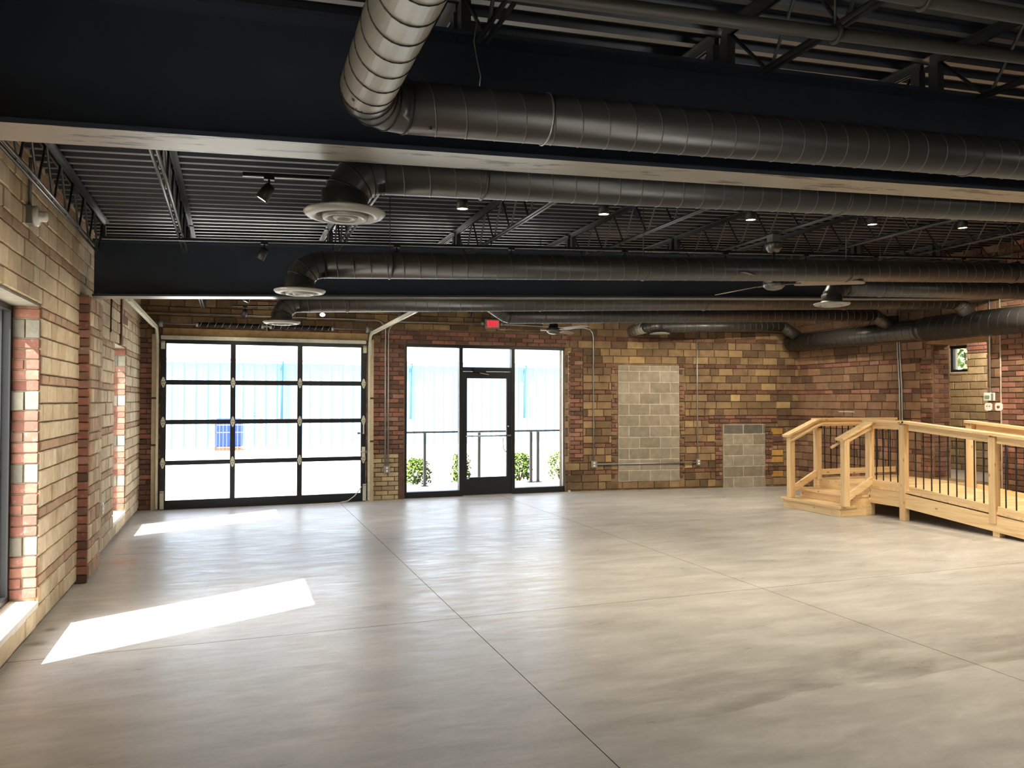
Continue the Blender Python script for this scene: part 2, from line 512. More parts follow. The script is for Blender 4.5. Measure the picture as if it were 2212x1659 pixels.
def lay(region, style, mats, holes=(), rnd=random, joint=0.012, width=None):
    """list of pieces (u0,u1,v0,v1,kind,mat) filling region"""
    u0, u1, v0, v1 = region; out = []
    for ci, (a, b, k) in enumerate(courses(v0, v1, style)):
        if k == 'tile': w, jit, nm = 0.305, 0.35, 'clay_tile'
        elif k == 'cmu': w, jit, nm = 0.405, 0.0, 'concrete_block'
        elif k == 'block': w, jit, nm = 0.3, 0.15, 'brick'
        else: w, jit, nm = 0.215, 0.06, 'brick'
        if width: w = width
        u = u0 - w * (0.5 if ci % 2 else 0.0) - (rnd.uniform(0, w * 0.3) if jit > 0.1 else 0)
        while u < u1:
            ww = w
            if jit > 0.3 and rnd.random() < 0.3: ww = w * rnd.choice((0.5, 0.7, 0.55))
            ww *= 1 + rnd.uniform(-jit, jit) * 0.15
            pcs = [(max(u, u0) + joint / 2, min(u + ww, u1) - joint / 2, a + joint / 2, b - joint / 2)]
            for h in holes:
                hh = (h[0] - joint / 2, h[1] + joint / 2, h[2] - joint / 2, h[3] + joint / 2)
                pcs = [q for p in pcs for q in rect_diff(p, hh)]
            for p in pcs:
                if p[1] - p[0] > 0.035 and p[3] - p[2] > 0.025:
                    out.append(p + (nm, rnd.choice(mats[k])))
            u += ww
    return out

CF = Vector((math.sin(YAW), math.cos(YAW), 0))
def view_score(p, area):
    d = Vector(p) - Vector((0, 0, 1.63))
    w = d.dot(CF)
    if w < 0.3: return 0
    x = d.dot(Vector((math.cos(YAW), -math.sin(YAW), 0))) / w
    y = d.z / w
    if abs(x) > 0.70 or y > 0.52: return 0.0
    return area / (d.length_squared)

def place(wall, frames, limit=300, proud=0.012, thick=0.035):
    """frames: list of (origin, theta, pieces). The pieces showing largest become objects, the rest one stuff mesh"""
    allp = []
    for (o, th, pcs) in frames:
        c, s = math.cos(th), math.sin(th)
        for p in pcs:
            uc, vc = (p[0] + p[1]) / 2, (p[2] + p[3]) / 2
            off = -proud + thick / 2 + random.uniform(-0.004, 0.004)
            loc = Vector(o) + Vector((c * uc - s * off, s * uc + c * off, vc))
            n = Vector((s, -c, 0)); tocam = (Vector((0, 0, 1.63)) - loc).normalized()
            sc = view_score(loc, (p[1] - p[0]) * (p[3] - p[2]) * max(0.0, n.dot(tocam)))
            allp.append((sc, loc, th, p))
    allp.sort(key=lambda t: -t[0])
    w = wall.location.copy(); rest = {}
    for i, (sc, loc, th, p) in enumerate(allp):
        size = (p[1] - p[0], thick, p[3] - p[2]); un = random.randrange(4)
        if i < limit and sc > 0:
            b = bpy.data.objects.new(p[4], brick_mesh(p[4], p[5], un))
            col.objects.link(b); b.parent = wall
            b.location = loc - w; b.rotation_euler = (0, 0, th); b.scale = size
        else:
            mb = rest.setdefault(p[5], MB())
            c, s = math.cos(th), math.sin(th)
            v, f = UNITS[un]
            mb.add([loc + Vector((c * x * size[0] - s * y * size[1], s * x * size[0] + c * y * size[1], z * size[2])) for x, y, z in v], f)
    if rest:
        mb = MB(); mats = []; idx = []
        for mname, m in rest.items():
            mb.add(m.v, m.f); idx += [len(mats)] * len(m.f); mats.append(mname)
        o = mb.build('masonry_rest', mats[0], wall)
        for mname in mats[1:]: o.data.materials.append(MATS[mname])
        o.data.polygons.foreach_set('material_index', idx)
        o['kind'] = 'stuff'
    return wall

def wall_slab(name, region, holes, origin, th, thick, mat):
    """wall body as boxes around its openings, in one mesh; outer side away from the room"""
    rects = [region]
    for h in holes: rects = [q for r in rects for q in rect_diff(r, h)]
    mb = MB(); c, s = math.cos(th), math.sin(th); O = Vector(origin)
    def P(u, n, v): return O + Vector((c * u - s * n, s * u + c * n, v))
    for (u0, u1, v0, v1) in rects:
        vs_ = [P(u0, 0, v0), P(u1, 0, v0), P(u1, thick, v0), P(u0, thick, v0), P(u0, 0, v1), P(u1, 0, v1), P(u1, thick, v1), P(u0, thick, v1)]
        mb.add(vs_, [(3, 2, 1, 0), (4, 5, 6, 7), (0, 1, 5, 4), (1, 2, 6, 5), (2, 3, 7, 6), (3, 0, 4, 7)])
    return struct(mb.build(name, mat))

# ------------------------------------------------------------------ floor and ground
floor = struct(box('floor', (XL - 0.4, YF - 0.4, -0.25), (XR + 0.4, YB + 0.35, -0.008), 'joint_dark'))
gx = [XL - 0.02, 1.63, 4.34, XR + 0.02]; gy = [YF - 0.02, 2.13, 5.65, 9.17, YB + 0.3]
for i in range(3):
    for j in range(4):
        sl = box('slab', (gx[i] + 0.0025, gy[j] + 0.0025, -0.012), (gx[i + 1] - 0.0025, gy[j + 1] - 0.0025, 0.0), 'floor_concrete', floor)
        sl.data.materials.append(MATS['joint_dark'])
        for p in sl.data.polygons:
            if p.normal.z < 0.5: p.material_index = 1
ground = struct(box('ground', (-60, -60, -0.45), (80, 90, -0.10), 'ground_concrete'))
apron = struct(box('floor_apron', (1.5, YB + 0.36, -0.12), (9.5, 14.95, -0.01), 'ground_concrete'))

# ------------------------------------------------------------------ walls
W1, W2, W0, Wm = (5.24, 6.40), (10.08, 11.20), (0.44, 1.60), (-4.36, -3.2)
SILL, HEAD = 0.20, 2.32
holesL = [(a, b, SILL, HEAD) for a, b in (W1, W2, W0, Wm)]
wall_left = wall_slab('wall_left', (YF - 0.4, YB + 0.35, -0.1, 3.95), holesL, (XL - 0.012, 0, 0), R(90), 0.35, 'mortar')
rl = random.Random(3)
tl = {'tile': ['tile_buff'], 'band': ['brick_rose'], 'brick': ['brick_red']}
pier_hole = (7.85, 8.54, -0.1, 2.6)
pl = lay((-1.0, YB, 0.0, 3.32), 'tile', tl, holesL + [pier_hole], rl)
jamb = []
def jamb_courses(y):
    z = SILL + 0.02; k = 0; out = []
    while z < HEAD - 0.03:
        stone = (k % 6 == 4)
        h = 0.14 if stone else 0.0755
        h = min(h, HEAD - z)
        if stone: out += [(-1.47, -1.395, z + 0.004, z + h - 0.004, 'stone', 'stone_grey'), (-1.388, -1.302, z + 0.004, z + h - 0.004, 'stone', 'stone_grey')]
        elif k % 3 == 1: out += [(-1.47, -1.40, z + 0.005, z + h - 0.005, 'brick', 'brick_red'), (-1.388, -1.302, z + 0.005, z + h - 0.005, 'brick', 'brick_red')]
        else: out.append((-1.47, -1.302, z + 0.005, z + h - 0.005, 'brick', 'brick_red'))
        z += h; k += 1
    return out
place(wall_left, [((XL, 0, 0), R(90), pl), ((0, W1[1], 0), 0.0, jamb_courses(0)), ((0, W2[1], 0), 0.0, jamb_courses(0))], 300)

# brick pier under the far beam
pier = struct(box('wall_pier', (XL - 0.01, 7.862, 0), (-1.217, 8.53, 2.58), 'mortar'))
face = [(-1.30, -1.207, k * 0.0755 + 0.005, min((k + 1) * 0.0755 - 0.005, 2.58), 'brick', 'brick_red' if k % 4 else 'brick_dark') for k in range(34)]
side = lay((7.86, 8.53, 0.0, 2.57), 'tile', {'tile': ['tile_buff', 'brick_rose'], 'band': ['brick_rose'], 'brick': ['brick_rose']}, (), rl, width=0.19)
place(pier, [((0, 7.852, 0), 0.0, face), ((-1.207, 0, 0), R(90), side)], 160)

# back wall, straight past the doors, then turning slightly towards the room
KB = 0.6 / 4.6
TB = -math.atan(KB); CB = math.cos(TB)
OB = (5.6, 12.75, 0)
def ub(x): return (x - 5.6) / CB
GD = (-0.99, 2.05, -0.1, 2.56); SF = (2.70, 5.655, -0.1, 2.58)
wall_back = wall_slab('wall_back', (XL - 0.35, 5.65, -0.1, 4.2), [GD, SF], (0, YB + 0.012, 0), 0.0, 0.35, 'mortar_brown')
INF1 = (ub(6.59), ub(7.765), 0.16, 2.265); INF2 = (ub(8.64), ub(9.49), -0.1, 1.18)
seg = wall_slab('wall_back_return', (0.0, ub(10.55), -0.1, 4.2), [], (OB[0], OB[1] + 0.012, 0), TB, 0.35, 'mortar_brown')
rb = random.Random(5)
tb = {'tile': ['tile_brown'], 'band': ['brick_brown'], 'brick': ['brick_dark']}
red = {'brick': ['brick_red', 'brick_dark', 'brick_dark']}
RG = [(2.06, 2.69, 0.76, 2.58), (2.30, 5.75, 2.58, 2.82), (-1.30, -0.99, 0.0, 2.56), (5.66, 5.70, 0.0, 2.58)]
PALE = (2.10, 2.60, 0.0, 0.75); STRIP = (2.60, 2.69, 0.0, 0.75)
LINT = (-0.99, 2.1, 2.56, 2.72)
pa = lay((XL, 5.65, 0.0, 3.60), 'tile', tb, [GD, SF, PALE, STRIP, LINT] + RG, rb)
for r_ in RG[:3]: pa += lay(r_, 'brick', red, [SF], rb)
pa += lay(PALE, 'brick', {'brick': ['brick_cream']}, [], rb)
place(wall_back, [((0, YB, 0), 0.0, pa)], 300)
RB = [(0.06, 0.33, 0.55, 2.5), (ub(8.35), ub(9.75), 1.19, 1.345)]
q = random.Random(9)
for (a, b, lo, hi) in ((ub(6.59) - 0.13, ub(6.59) - 0.005, 0.2, 2.2), (ub(7.765) + 0.005, ub(7.765) + 0.12, 0.2, 2.2), (ub(9.49) + 0.01, ub(9.49) + 0.17, 0.15, 1.15), (ub(8.64) - 0.16, ub(8.64) - 0.01, 0.15, 1.15)):
    z = lo
    while z < hi:
        RB.append((a, b + q.uniform(-0.02, 0), z, z + 0.151)); z += 0.151 + q.choice((0.0, 0.135, 0.135))
GOLD = [(ub(9.62) + 0.0, ub(9.62) + 0.25, z, z + 0.12) for z in (0.18, 0.45, 0.58, 0.84, 0.98)]
pb = lay((0.0, ub(10.2), 0.0, 3.85), 'tile', tb, [INF1, INF2] + RB + GOLD, rb)
for r_ in RB: pb += lay(r_, 'brick', {'brick': ['brick_brown', 'brick_red', 'brick_dark']}, [INF1, INF2], rb, width=0.215 if r_[1] - r_[0] > 0.25 else 0.14)
for i, g in enumerate(GOLD): pb.append((g[0] + 0.006, g[1] - 0.006, g[2] + 0.006, g[3] - 0.006, 'clay_tile', 'tile_gold' if i != 3 else 'brick_dark'))
place(seg, [(OB, TB, pb)], 300)
lint = struct(box('trim_1', (LINT[0] + 0.01, YB - 0.02, LINT[2] + 0.05), (LINT[1] - 0.01, YB + 0.1, LINT[3]), 'lintel_paint'))
strip = struct(box('trim_2', (2.605, YB - 0.01, 0.0), (2.685, YB + 0.1, 0.745), 'brick_dark'))
seal = struct(box('trim_3', (5.657, YB - 0.006, 0.0), (5.70, YB + 0.05, 2.57), 'sill_white'))

def infill(name, label, region, mats, first_half, top_cut=None, top_mat=None):
    root = thing(name, label, 'wall infill', (OB[0] + math.cos(TB) * (region[0] + region[1]) / 2, OB[1] + math.sin(TB) * (region[0] + region[1]) / 2, max(region[2], 0)))
    u0, u1, v0, v1 = region; v0 = max(v0, 0.0)
    c, s = math.cos(TB), math.sin(TB)
    mb = MB(); P = lambda u, n, v: Vector(OB) + Vector((c * u - s * n, s * u + c * n, v))
    vv = [P(u0, -0.016, v0), P(u1, -0.016, v0), P(u1, 0.02, v0), P(u0, 0.02, v0), P(u0, -0.016, v1), P(u1, -0.016, v1), P(u1, 0.02, v1), P(u0, 0.02, v1)]
    mb.add(vv, [(3, 2, 1, 0), (4, 5, 6, 7), (0, 1, 5, 4), (1, 2, 6, 5), (2, 3, 7, 6), (3, 0, 4, 7)])
    mb.build('mortar_bed', 'mortar_pale', root)
    z = v0; k = 0; H = 0.2005
    while z < v1 - 0.03:
        z1 = min(z + H, v1); W = 0.405
        u = u0 - (W / 2 if (k % 2) == first_half else 0.0)
        while u < u1 - 0.02:
            a, b = max(u, u0) + 0.005, min(u + W, u1) - 0.005
            if b - a > 0.03:
                o = bpy.data.objects.new('concrete_block', brick_mesh('concrete_block', mats if not (top_mat and z1 >= v1 - 0.01) else top_mat, random.randrange(4)))
                col.objects.link(o); o.parent = root
                o.location = P((a + b) / 2, -0.003, (z + z1) / 2) - root.location
                o.rotation_euler = (0, 0, TB); o.scale = (b - a, 0.035, z1 - z - 0.010)
            u += W
        z = z1; k += 1
    return root
infill('block_infill', 'tall grey concrete block infill of a former doorway in the back wall', INF1, 'cmu_grey', 0)
masonry_mat('cmu_dark', [(0, (104, 102, 94)), (1, (112, 110, 102))], dust_amt=0.2)
infill('block_infill', 'low grey concrete block infill with a darker top course near the wooden stairs', INF2, 'cmu_grey', 0, top_mat='cmu_dark')

# right wall with the doorway to the next room
DOOR_R = (8.19, 9.12, -0.1, 2.50)
# frame of the right wall: u runs towards the camera (-Y)
def ur(y): return -y
holesR = [(ur(9.12), ur(8.19), 0.42, 2.50)]
wall_right = wall_slab('wall_right', (ur(YB + 0.35), ur(YF - 0.4), -0.1, 4.2), holesR, (XR + 0.012, 0, 0), R(-90), 0.35, 'mortar_brown')
rr_ = random.Random(11)
tr_ = {'tile': ['tile_russet'], 'band': ['brick_brown', 'brick_red'], 'brick': ['brick_red', 'brick_brown']}
NEARR = (ur(7.97), ur(6.0), 0.0, 3.8)
LW = (ur(9.2), ur(8.1), 2.50, 2.56)
TOOTH = [(ur(9.33), ur(9.125), 0.5 + 0.39 * k, 0.72 + 0.39 * k) for k in range(5)]
pr = lay((ur(12.2), ur(7.97), 0.0, 3.85), 'tile', tr_, holesR + [LW] + TOOTH, rr_)
for t_ in TOOTH: pr += lay(t_, 'brick', tr_, [], rr_)
pr += lay((ur(7.97), ur(0.5), 0.0, 3.85), 'brick', {'brick': ['brick_red', 'brick_brown', 'tile_russet']}, [], rr_)
jr = lay((XR + 0.02, XR + 0.34, 0.45, 2.5), 'brick', {'brick': ['brick_brown', 'brick_dark']}, [], rr_)
place(wall_right, [((XR, 0, 0), R(-90), pr), ((0, 9.12, 0), 0.0, jr)], 300)
struct(box('trim_4', (XR - 0.01, 8.05, 2.505), (XR + 0.34, 9.22, 2.56), 'lintel_wood'))
struct(box('trim_5', (XR - 0.02, 7.962, 0.0), (XR - 0.008, 7.975, 3.3), 'mortar_pale'))

# the small room beyond the doorway
annex = struct(MB().box((XR + 0.362, 7.2, 0.2), (12.4, 11.6, 0.42)).build('floor_annex', 'floor_concrete'))
WA = (10.02, 10.46, 2.13, 2.60)
wall_annex = wall_slab('wall_annex', (ur(11.7), ur(7.1), 0.2, 3.1), [(ur(WA[1]), ur(WA[0]), WA[2], WA[3])], (12.012, 0, 0), R(-90), 0.3, 'mortar')
an = lay((ur(11.3), ur(9.2), 0.42, 2.44), 'block', {'block': ['brick_cream']}, [(ur(WA[1]), ur(WA[0]), WA[2], WA[3])], rr_, joint=0.014)
an += lay((ur(11.3), ur(9.2), 2.44, 2.76), 'brick', {'brick': ['brick_red', 'brick_dark']}, [(ur(WA[1]), ur(WA[0]), WA[2], WA[3])], rr_)
place(wall_annex, [((12.0, 0, 0), R(-90), an)], 120)
struct(box('wall_annex_side', (XR + 0.362, 11.3, 0.2), (12.01, 11.6, 3.1), 'mortar'))
struct(box('wall_annex_front', (XR + 0.362, 6.9, 0.2), (12.01, 7.2, 3.1), 'mortar'))
struct(box('ceiling_annex', (XR + 0.362, 6.9, 3.0), (12.4, 11.6, 3.1), 'mortar'))

# front wall behind the camera, with one window added for fill light
FO = [(6.2, 8.4, 0.9, 2.3)]
wall_front = wall_slab('wall_front', (ur(0) - (XR + 0.4), -(XL - 0.4), -0.1, 4.2), [(-b, -a, c, d) for a, b, c, d in FO], (0, YF, 0), R(180), 0.35, 'mortar_brown')

# ------------------------------------------------------------------ roof: slab, deck panels
mb = MB()
x0, x1 = XL - 0.5, XR + 0.55
vv = []
for y in (YF - 0.5, YB + 0.5):
    for x, dz in ((x0, 0.06), (x1, 0.06), (x1, 0.25), (x0, 0.25)): vv.append((x, y, deck_z(x) + dz))
mb.add(vv, [(0, 1, 2, 3), (7, 6, 5, 4), (4, 5, 1, 0), (5, 6, 2, 1), (6, 7, 3, 2), (7, 4, 0, 3)])
ceiling = struct(mb.build('ceiling', 'deck_paint'))
RIB = 0.1524
prof = []
for k in range(6):
    y = k * RIB
    prof += [(y, 0.0), (y + 0.042, 0.0), (y + 0.056, 0.038), (y + RIB - 0.014, 0.038)]
prof.append((6 * RIB, 0.0))
panel_mesh = None
yy = YF - 0.1; k = 0
while yy < YB + 0.1:
    if panel_mesh is None:
        m = MB(); n = len(prof); xa, xb = XL - 0.05, XR + 0.05
        m.add([(xa, p[0], deck_z(xa) + p[1]) for p in prof] + [(xb, p[0], deck_z(xb) + p[1]) for p in prof],
              [(i, i + 1, n + i + 1, n + i) for i in range(n - 1)])
        panel_mesh = m.mesh('deck_panel', 'deck_paint', Vector((0, 0, 0)))
        panel_mesh.materials.append(MATS['deck_flat'])
        for i, p in enumerate(panel_mesh.polygons):
            if i % 4 == 0: p.material_index = 1
    o = bpy.data.objects.new('deck_panel', panel_mesh); col.objects.link(o); o.parent = ceiling
    o.location = Vector((0, yy, 0)) - ceiling.location
    yy += 6 * RIB; k += 1

# ------------------------------------------------------------------ steel beams and joists
BY1, BY2, BY0 = 3.25, 8.08, -1.55
def beam(y, label, xa=-1.21, xb=XR - 0.02):
    fw, ft, wt, D = 0.215, 0.019, 0.012, BEAM_D
    pr_ = [(-fw / 2, 0), (fw / 2, 0), (fw / 2, ft), (wt / 2, ft), (wt / 2, D - ft), (fw / 2, D - ft), (fw / 2, D), (-fw / 2, D), (-fw / 2, D - ft), (-wt / 2, D - ft), (-wt / 2, ft), (-fw / 2, ft)]
    n = len(pr_); v = [(xa, y + a, beam_z(xa) + b) for a, b in pr_] + [(xb, y + a, beam_z(xb) + b) for a, b in pr_]
    quads = [(0, 1, 2, 11), (2, 3, 10, 11), (3, 4, 9, 10), (4, 5, 8, 9), (5, 6, 7, 8)]
    f = [tuple(qd) for qd in quads] + [tuple(n + i for i in reversed(qd)) for qd in quads]
    f += [(i, i + n, (i + 1) % n + n, (i + 1) % n) for i in range(n)]
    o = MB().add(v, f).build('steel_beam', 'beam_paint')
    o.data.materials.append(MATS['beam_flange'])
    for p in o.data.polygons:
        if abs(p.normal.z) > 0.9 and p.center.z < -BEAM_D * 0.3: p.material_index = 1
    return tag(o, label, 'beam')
beam(BY1, 'black steel I-beam with scuffed bottom flange behind the front spiral duct')
beam(BY2, 'black steel I-beam resting on the brick pier beside the far windows')
beam(BY0, 'black steel I-beam over the front part of the hall', XL)

def joist(x, ya, yb, label, group, end=0.32):
    zb, zt = joist_z(0), deck_z(0) - 0.004
    root = thing('roof_joist', label, 'joist', (x, (ya + yb) / 2, joist_z(x) - joist_z(0)), group)
    # geometry is written as if the joist stood at x = 0 then moved
    def bld(mb, name):
        for p in mb.v: p.x += x; p.z += joist_z(x) - joist_z(0)
        return mb.build(name, 'joist_paint', root)
    t = MB()
    for s in (-1, 1):
        t.box((s * 0.028 - 0.020, ya + 0.03, zt - 0.006), (s * 0.028 + 0.020, yb - 0.03, zt))
        t.box((s * 0.011 - 0.003, ya + 0.03, zt - 0.042), (s * 0.011 + 0.003, yb - 0.03, zt - 0.0055))
    bld(t, 'top_chord')
    b = MB()
    for s in (-1, 1):
        b.tube([(s * 0.017, ya + end, zb + 0.012), (s * 0.017, yb - end, zb + 0.012)], 0.011, 6)
    bld(b, 'bottom_chord')
    n = max(2, int(round((yb - ya - 2 * end - 0.1) / 0.46))); st = (yb - ya - 2 * end - 0.1) / n
    pts = [(0, ya + 0.08, zt - 0.03)]
    for i in range(n + 1):
        y = ya + end + 0.05 + i * st
        pts.append((0, y - 0.015, zb + 0.014)); pts.append((0, y + 0.015, zb + 0.014))
        if i < n: pts += [(0, y + st / 2 - 0.02, zt - 0.03), (0, y + st / 2 + 0.02, zt - 0.03)]
    pts.append((0, yb - 0.08, zt - 0.03))
    bld(MB().tube(pts, 0.0085, 6), 'web')
    for y in (ya + 0.06, yb - 0.06):
        zlow = beam_z(x) + BEAM_D - (joist_z(x) - joist_z(0))
        bld(MB().box((-0.022, y - 0.03, zlow), (0.022, y + 0.03, zt - 0.042)), 'seat')
    for y in (ya + (yb - ya) * 0.36, ya + (yb - ya) * 0.68):
        bld(MB().box((0.02, y - 0.02, zt - 0.12), (0.024, y + 0.10, zt - 0.06)), 'bridging_clip')
    return root
ORD = ['first', 'second', 'third', 'fourth', 'fifth', 'sixth', 'seventh', 'eighth', 'ninth', 'tenth']
JX = [-1.13, -0.41, 0.93, 2.27, 3.62, 4.98, 6.35, 7.75, 9.12]
for i, x in enumerate(JX):
    joist(x, BY1 + 0.0, BY2 - 0.0, '%s black open-web roof joist from the buff tile wall, between the two beams' % ORD[i] if i else 'black open-web steel roof joist running along the top of the buff tile wall', 'middle bay joists')
for i, x in enumerate(JX[1:]):
    joist(x, BY2, YB + 0.1, '%s black open-web roof joist from the garage door side, behind the far beam' % ORD[i], 'far bay joists')
for i, x in enumerate(JX[2:6]):
    joist(x, BY0, BY1, '%s black open-web joist from the silvery duct, in front of the nearer beam' % ORD[i], 'front bay joists')

# ------------------------------------------------------------------ ducts
def helix_x(mb, x0, x1, y, zf, r, pitch=0.125, rr=0.003, seg=20):
    n = int((x1 - x0) / pitch * seg); pts = []
    for i in range(n + 1):
        x = x0 + (x1 - x0) * i / n; a = 2 * math.pi * i / seg
        pts.append((x, y + r * math.cos(a), zf(x) + r * math.sin(a)))
    return mb.tube(pts, rr, 4, True)

def diffuser(root, cx, cy, zb, D=0.372, mat='diffuser_metal'):
    Rr = D / 2
    d = MB().lathe([(0.105, 0.05), (0.112, 0.045), (Rr * 0.80, 0.032), (Rr, 0.026), (Rr * 1.0, 0.020), (Rr * 0.93, 0.006), (Rr * 0.76, 0.0), (Rr * 0.70, 0.008), (Rr * 0.68, 0.034)], (cx, cy, zb), 48).build('diffuser', mat, root, 'round stepped white metal ceiling diffuser')
    MB().lathe([(Rr * 0.55, 0.004), (Rr * 0.53, -0.008), (Rr * 0.44, -0.006), (Rr * 0.36, 0.014), (Rr * 0.36, 0.03), (Rr * 0.55, 0.03), (Rr * 0.55, 0.004)], (cx, cy, zb), 40).build('ring', mat, d)
    MB().lathe([(Rr * 0.29, 0.0), (Rr * 0.25, -0.008), (Rr * 0.19, -0.006), (Rr * 0.16, 0.006), (0.0001, 0.008)], (cx, cy, zb), 32).build('centre_cone', mat, d)
    MB().lathe([(0.0001, 0.034), (Rr * 0.7, 0.034)], (cx, cy, zb), 32).build('throat', 'fixture_black', d)

def seg_elbow(path_pts, r, root, name='elbow', gore=True):
    o = MB().tube(path_pts, r, 28).build(name, 'duct_paint', root)
    if gore:
        for i in range(1, len(path_pts) - 1):
            p = Vector(path_pts[i]); t = (Vector(path_pts[i + 1]) - Vector(path_pts[i - 1])).normalized()
            a = t.orthogonal().normalized(); b = t.cross(a)
            ring = [p + (a * math.cos(2 * math.pi * k / 28) + b * math.sin(2 * math.pi * k / 28)) * (r + 0.001) for k in range(29)]
            MB().tube(ring, 0.0035, 5, False).build('gore_seam', 'seam_paint', o)
    return o

def duct_x(label, x0, x1, y, zf, r=0.1016, left=None, right=None, cy_z=None, seam='seam_light'):
    """round spiral duct along x; left end: 'diffuser', 'up', None; right end: 'trunk' or None"""
    root = thing('spiral_duct', label, 'duct', (x0, y, zf(x0)))
    xa = x0 + (0.2 if left == 'diffuser' else 0.0)
    MB().tube([(xa, y, zf(xa)), (x1, y, zf(x1))], r, 32).build('duct_run', 'duct_paint', root)
    helix_x(MB(), xa + 0.02, x1 - 0.02, y, zf, r).build('spiral_seam', seam, root)
    if left == 'diffuser':
        zc = zf(xa); R_ = 0.165
        pts = [(xa + 0.01, y, zc)] + [tuple(p) for p in arc((xa, y, zc - R_), (0, 0, 1), (-1, 0, 0), R_, 0.0, math.pi / 2, 4)] + [(xa - R_, y, cy_z + 0.045)]
        seg_elbow(pts, r, root)
        diffuser(root, xa - R_, y, cy_z)
        MB().lathe([(r + 0.004, 0.045), (r + 0.004, 0.12), (r, 0.122)], (xa - R_, y, cy_z), 32).build('collar', 'duct_paint', root)
    if left == 'up':
        seg_elbow([(x0 - 0.42, y, zf(x0) + 0.25), (x0 - 0.10, y, zf(x0) + 0.055), (x0 - 0.04, y, zf(x0) + 0.018), (x0 + 0.02, y, zf(x0))], r, root)
    if right == 'trunk':
        seg_elbow([(x1 - 0.02, y, zf(x1)), (x1 + 0.05, y, zf(x1) - 0.02), (x1 + 0.11, y - 0.03, zf(x1) - 0.07), (9.95, y - 0.09, 2.80)], r, root)
    for hx in [xa + 0.5 + 2.2 * i for i in range(int((x1 - xa) / 2.2) + 1)]:
        if hx > x1 - 0.1: continue
        ring = [(hx, y + (r + 0.002) * math.cos(a), zf(hx) + (r + 0.002) * math.sin(a)) for a in [2 * math.pi * k / 28 for k in range(29)]]
        MB().tube(ring, 0.006, 6, False).build('hanger_strap', 'duct_paint', root)
        MB().tube([(hx, y, zf(hx) + r), (hx, y, deck_z(hx) + 0.01)], 0.004, 6).build('hanger_rod', 'joist_paint', root)
    return root

# front duct: a run coming from behind the camera, an elbow, then the run along the beam
z0 = lambda x: 2.752 + 0.043 * x
DY0 = 2.99
root = thing('spiral_duct', 'silvery spiral duct turning a corner and running in front of the nearer beam', 'duct', (0.45, DY0, z0(0.45)))
XE = 0.46
MB().tube([(XE + 0.17, DY0, z0(XE + 0.17)), (XR - 0.05, DY0, z0(XR))], 0.1016, 36).build('duct_run', 'duct_paint', root)
helix_x(MB(), XE + 0.2, XR - 0.1, DY0, z0, 0.1016).build('spiral_seam', 'seam_light', root)
seg_elbow([(XE + 0.18, DY0, z0(XE + 0.17)), (XE + 0.17, DY0, z0(XE + 0.17))] + [tuple(p) for p in arc((XE + 0.16, DY0 - 0.16, z0(XE + 0.16)), (0, 1, 0), (-1, 0, 0), 0.16, 0.0, math.pi / 2, 4)][1:] + [(XE, DY0 - 0.17, z0(XE + 0.16))], 0.1016, root)
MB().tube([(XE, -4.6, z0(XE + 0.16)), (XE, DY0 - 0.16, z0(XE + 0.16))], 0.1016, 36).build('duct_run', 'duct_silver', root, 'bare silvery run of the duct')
pts = []
n = int((DY0 - 0.18 + 4.6) / 0.125 * 24)
for i in range(n + 1):
    y = -4.6 + (DY0 - 0.18 + 4.6) * i / n; a = 2 * math.pi * i / 24
    pts.append((XE + 0.1022 * math.cos(a), y, z0(XE + 0.16) + 0.1022 * math.sin(a)))
MB().tube(pts, 0.003, 4).build('spiral_seam', 'seam_paint', root)
for (sx, sy, sz) in ((XE - 0.06, DY0 - 0.22, -0.08), (XE + 0.26, DY0 - 0.05, -0.09)):
    MB().lathe([(0.0001, -0.004), (0.007, -0.004), (0.007, 0.006)], (sx, sy, z0(XE + 0.16) + sz), 10).build('screw', 'fixture_black', root)
for hx in (1.22, 3.6, 6.0):
    ring = [(hx, DY0 + 0.104 * math.cos(a), z0(hx) + 0.104 * math.sin(a)) for a in [2 * math.pi * k / 28 for k in range(29)]]
    MB().tube(ring, 0.0045, 6, False).build('hanger_wire', 'galvanised' if hx < 2 else 'duct_paint', root)

duct_x('dark spiral duct with an elbow diffuser just behind the nearer beam', 0.45, XR - 0.05, 3.63, lambda x: 2.67 + 0.047 * x, left='diffuser', cy_z=2.475)
duct_x('dark spiral duct with an elbow diffuser in the middle of the second bay', 0.43, XR - 0.05, 5.9, lambda x: 2.61 + 0.047 * x, left='diffuser', cy_z=2.415)
duct_x('dark spiral duct with an elbow diffuser just behind the far beam', 0.44, 9.72, 8.30, lambda x: 2.614 + 0.0437 * x, left='diffuser', right='trunk', cy_z=2.413)
duct_x('short dark spiral duct with a diffuser hanging beyond the ceiling fan', 5.97, XR - 0.05, 6.62, lambda x: 2.66 + 0.031 * x, left='diffuser', cy_z=2.636)
duct_x('dark spiral duct rising at its end above the glass door', 3.44, 9.62, 9.7, lambda x: 2.615 + 0.039 * x, left='up', right='trunk')
d5z = lambda x: 2.66 + 0.037 * x
r5 = duct_x('short dark spiral duct entering the back wall above the tall block infill', 7.02, 9.62, 11.9, d5z, right='trunk')
seg_elbow([(7.04, 11.9, d5z(7.0)), (6.98, 11.9, d5z(7.0))] + [tuple(p) for p in arc((6.98, 12.02, d5z(7.0)), (0, -1, 0), (-1, 0, 0), 0.12, 0.0, math.pi / 2, 4)][1:] + [(6.86, 12.1, d5z(7.0))], 0.1016, r5)
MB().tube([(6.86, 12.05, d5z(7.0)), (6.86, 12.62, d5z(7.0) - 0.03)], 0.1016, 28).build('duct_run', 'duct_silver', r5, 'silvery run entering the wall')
n = 120
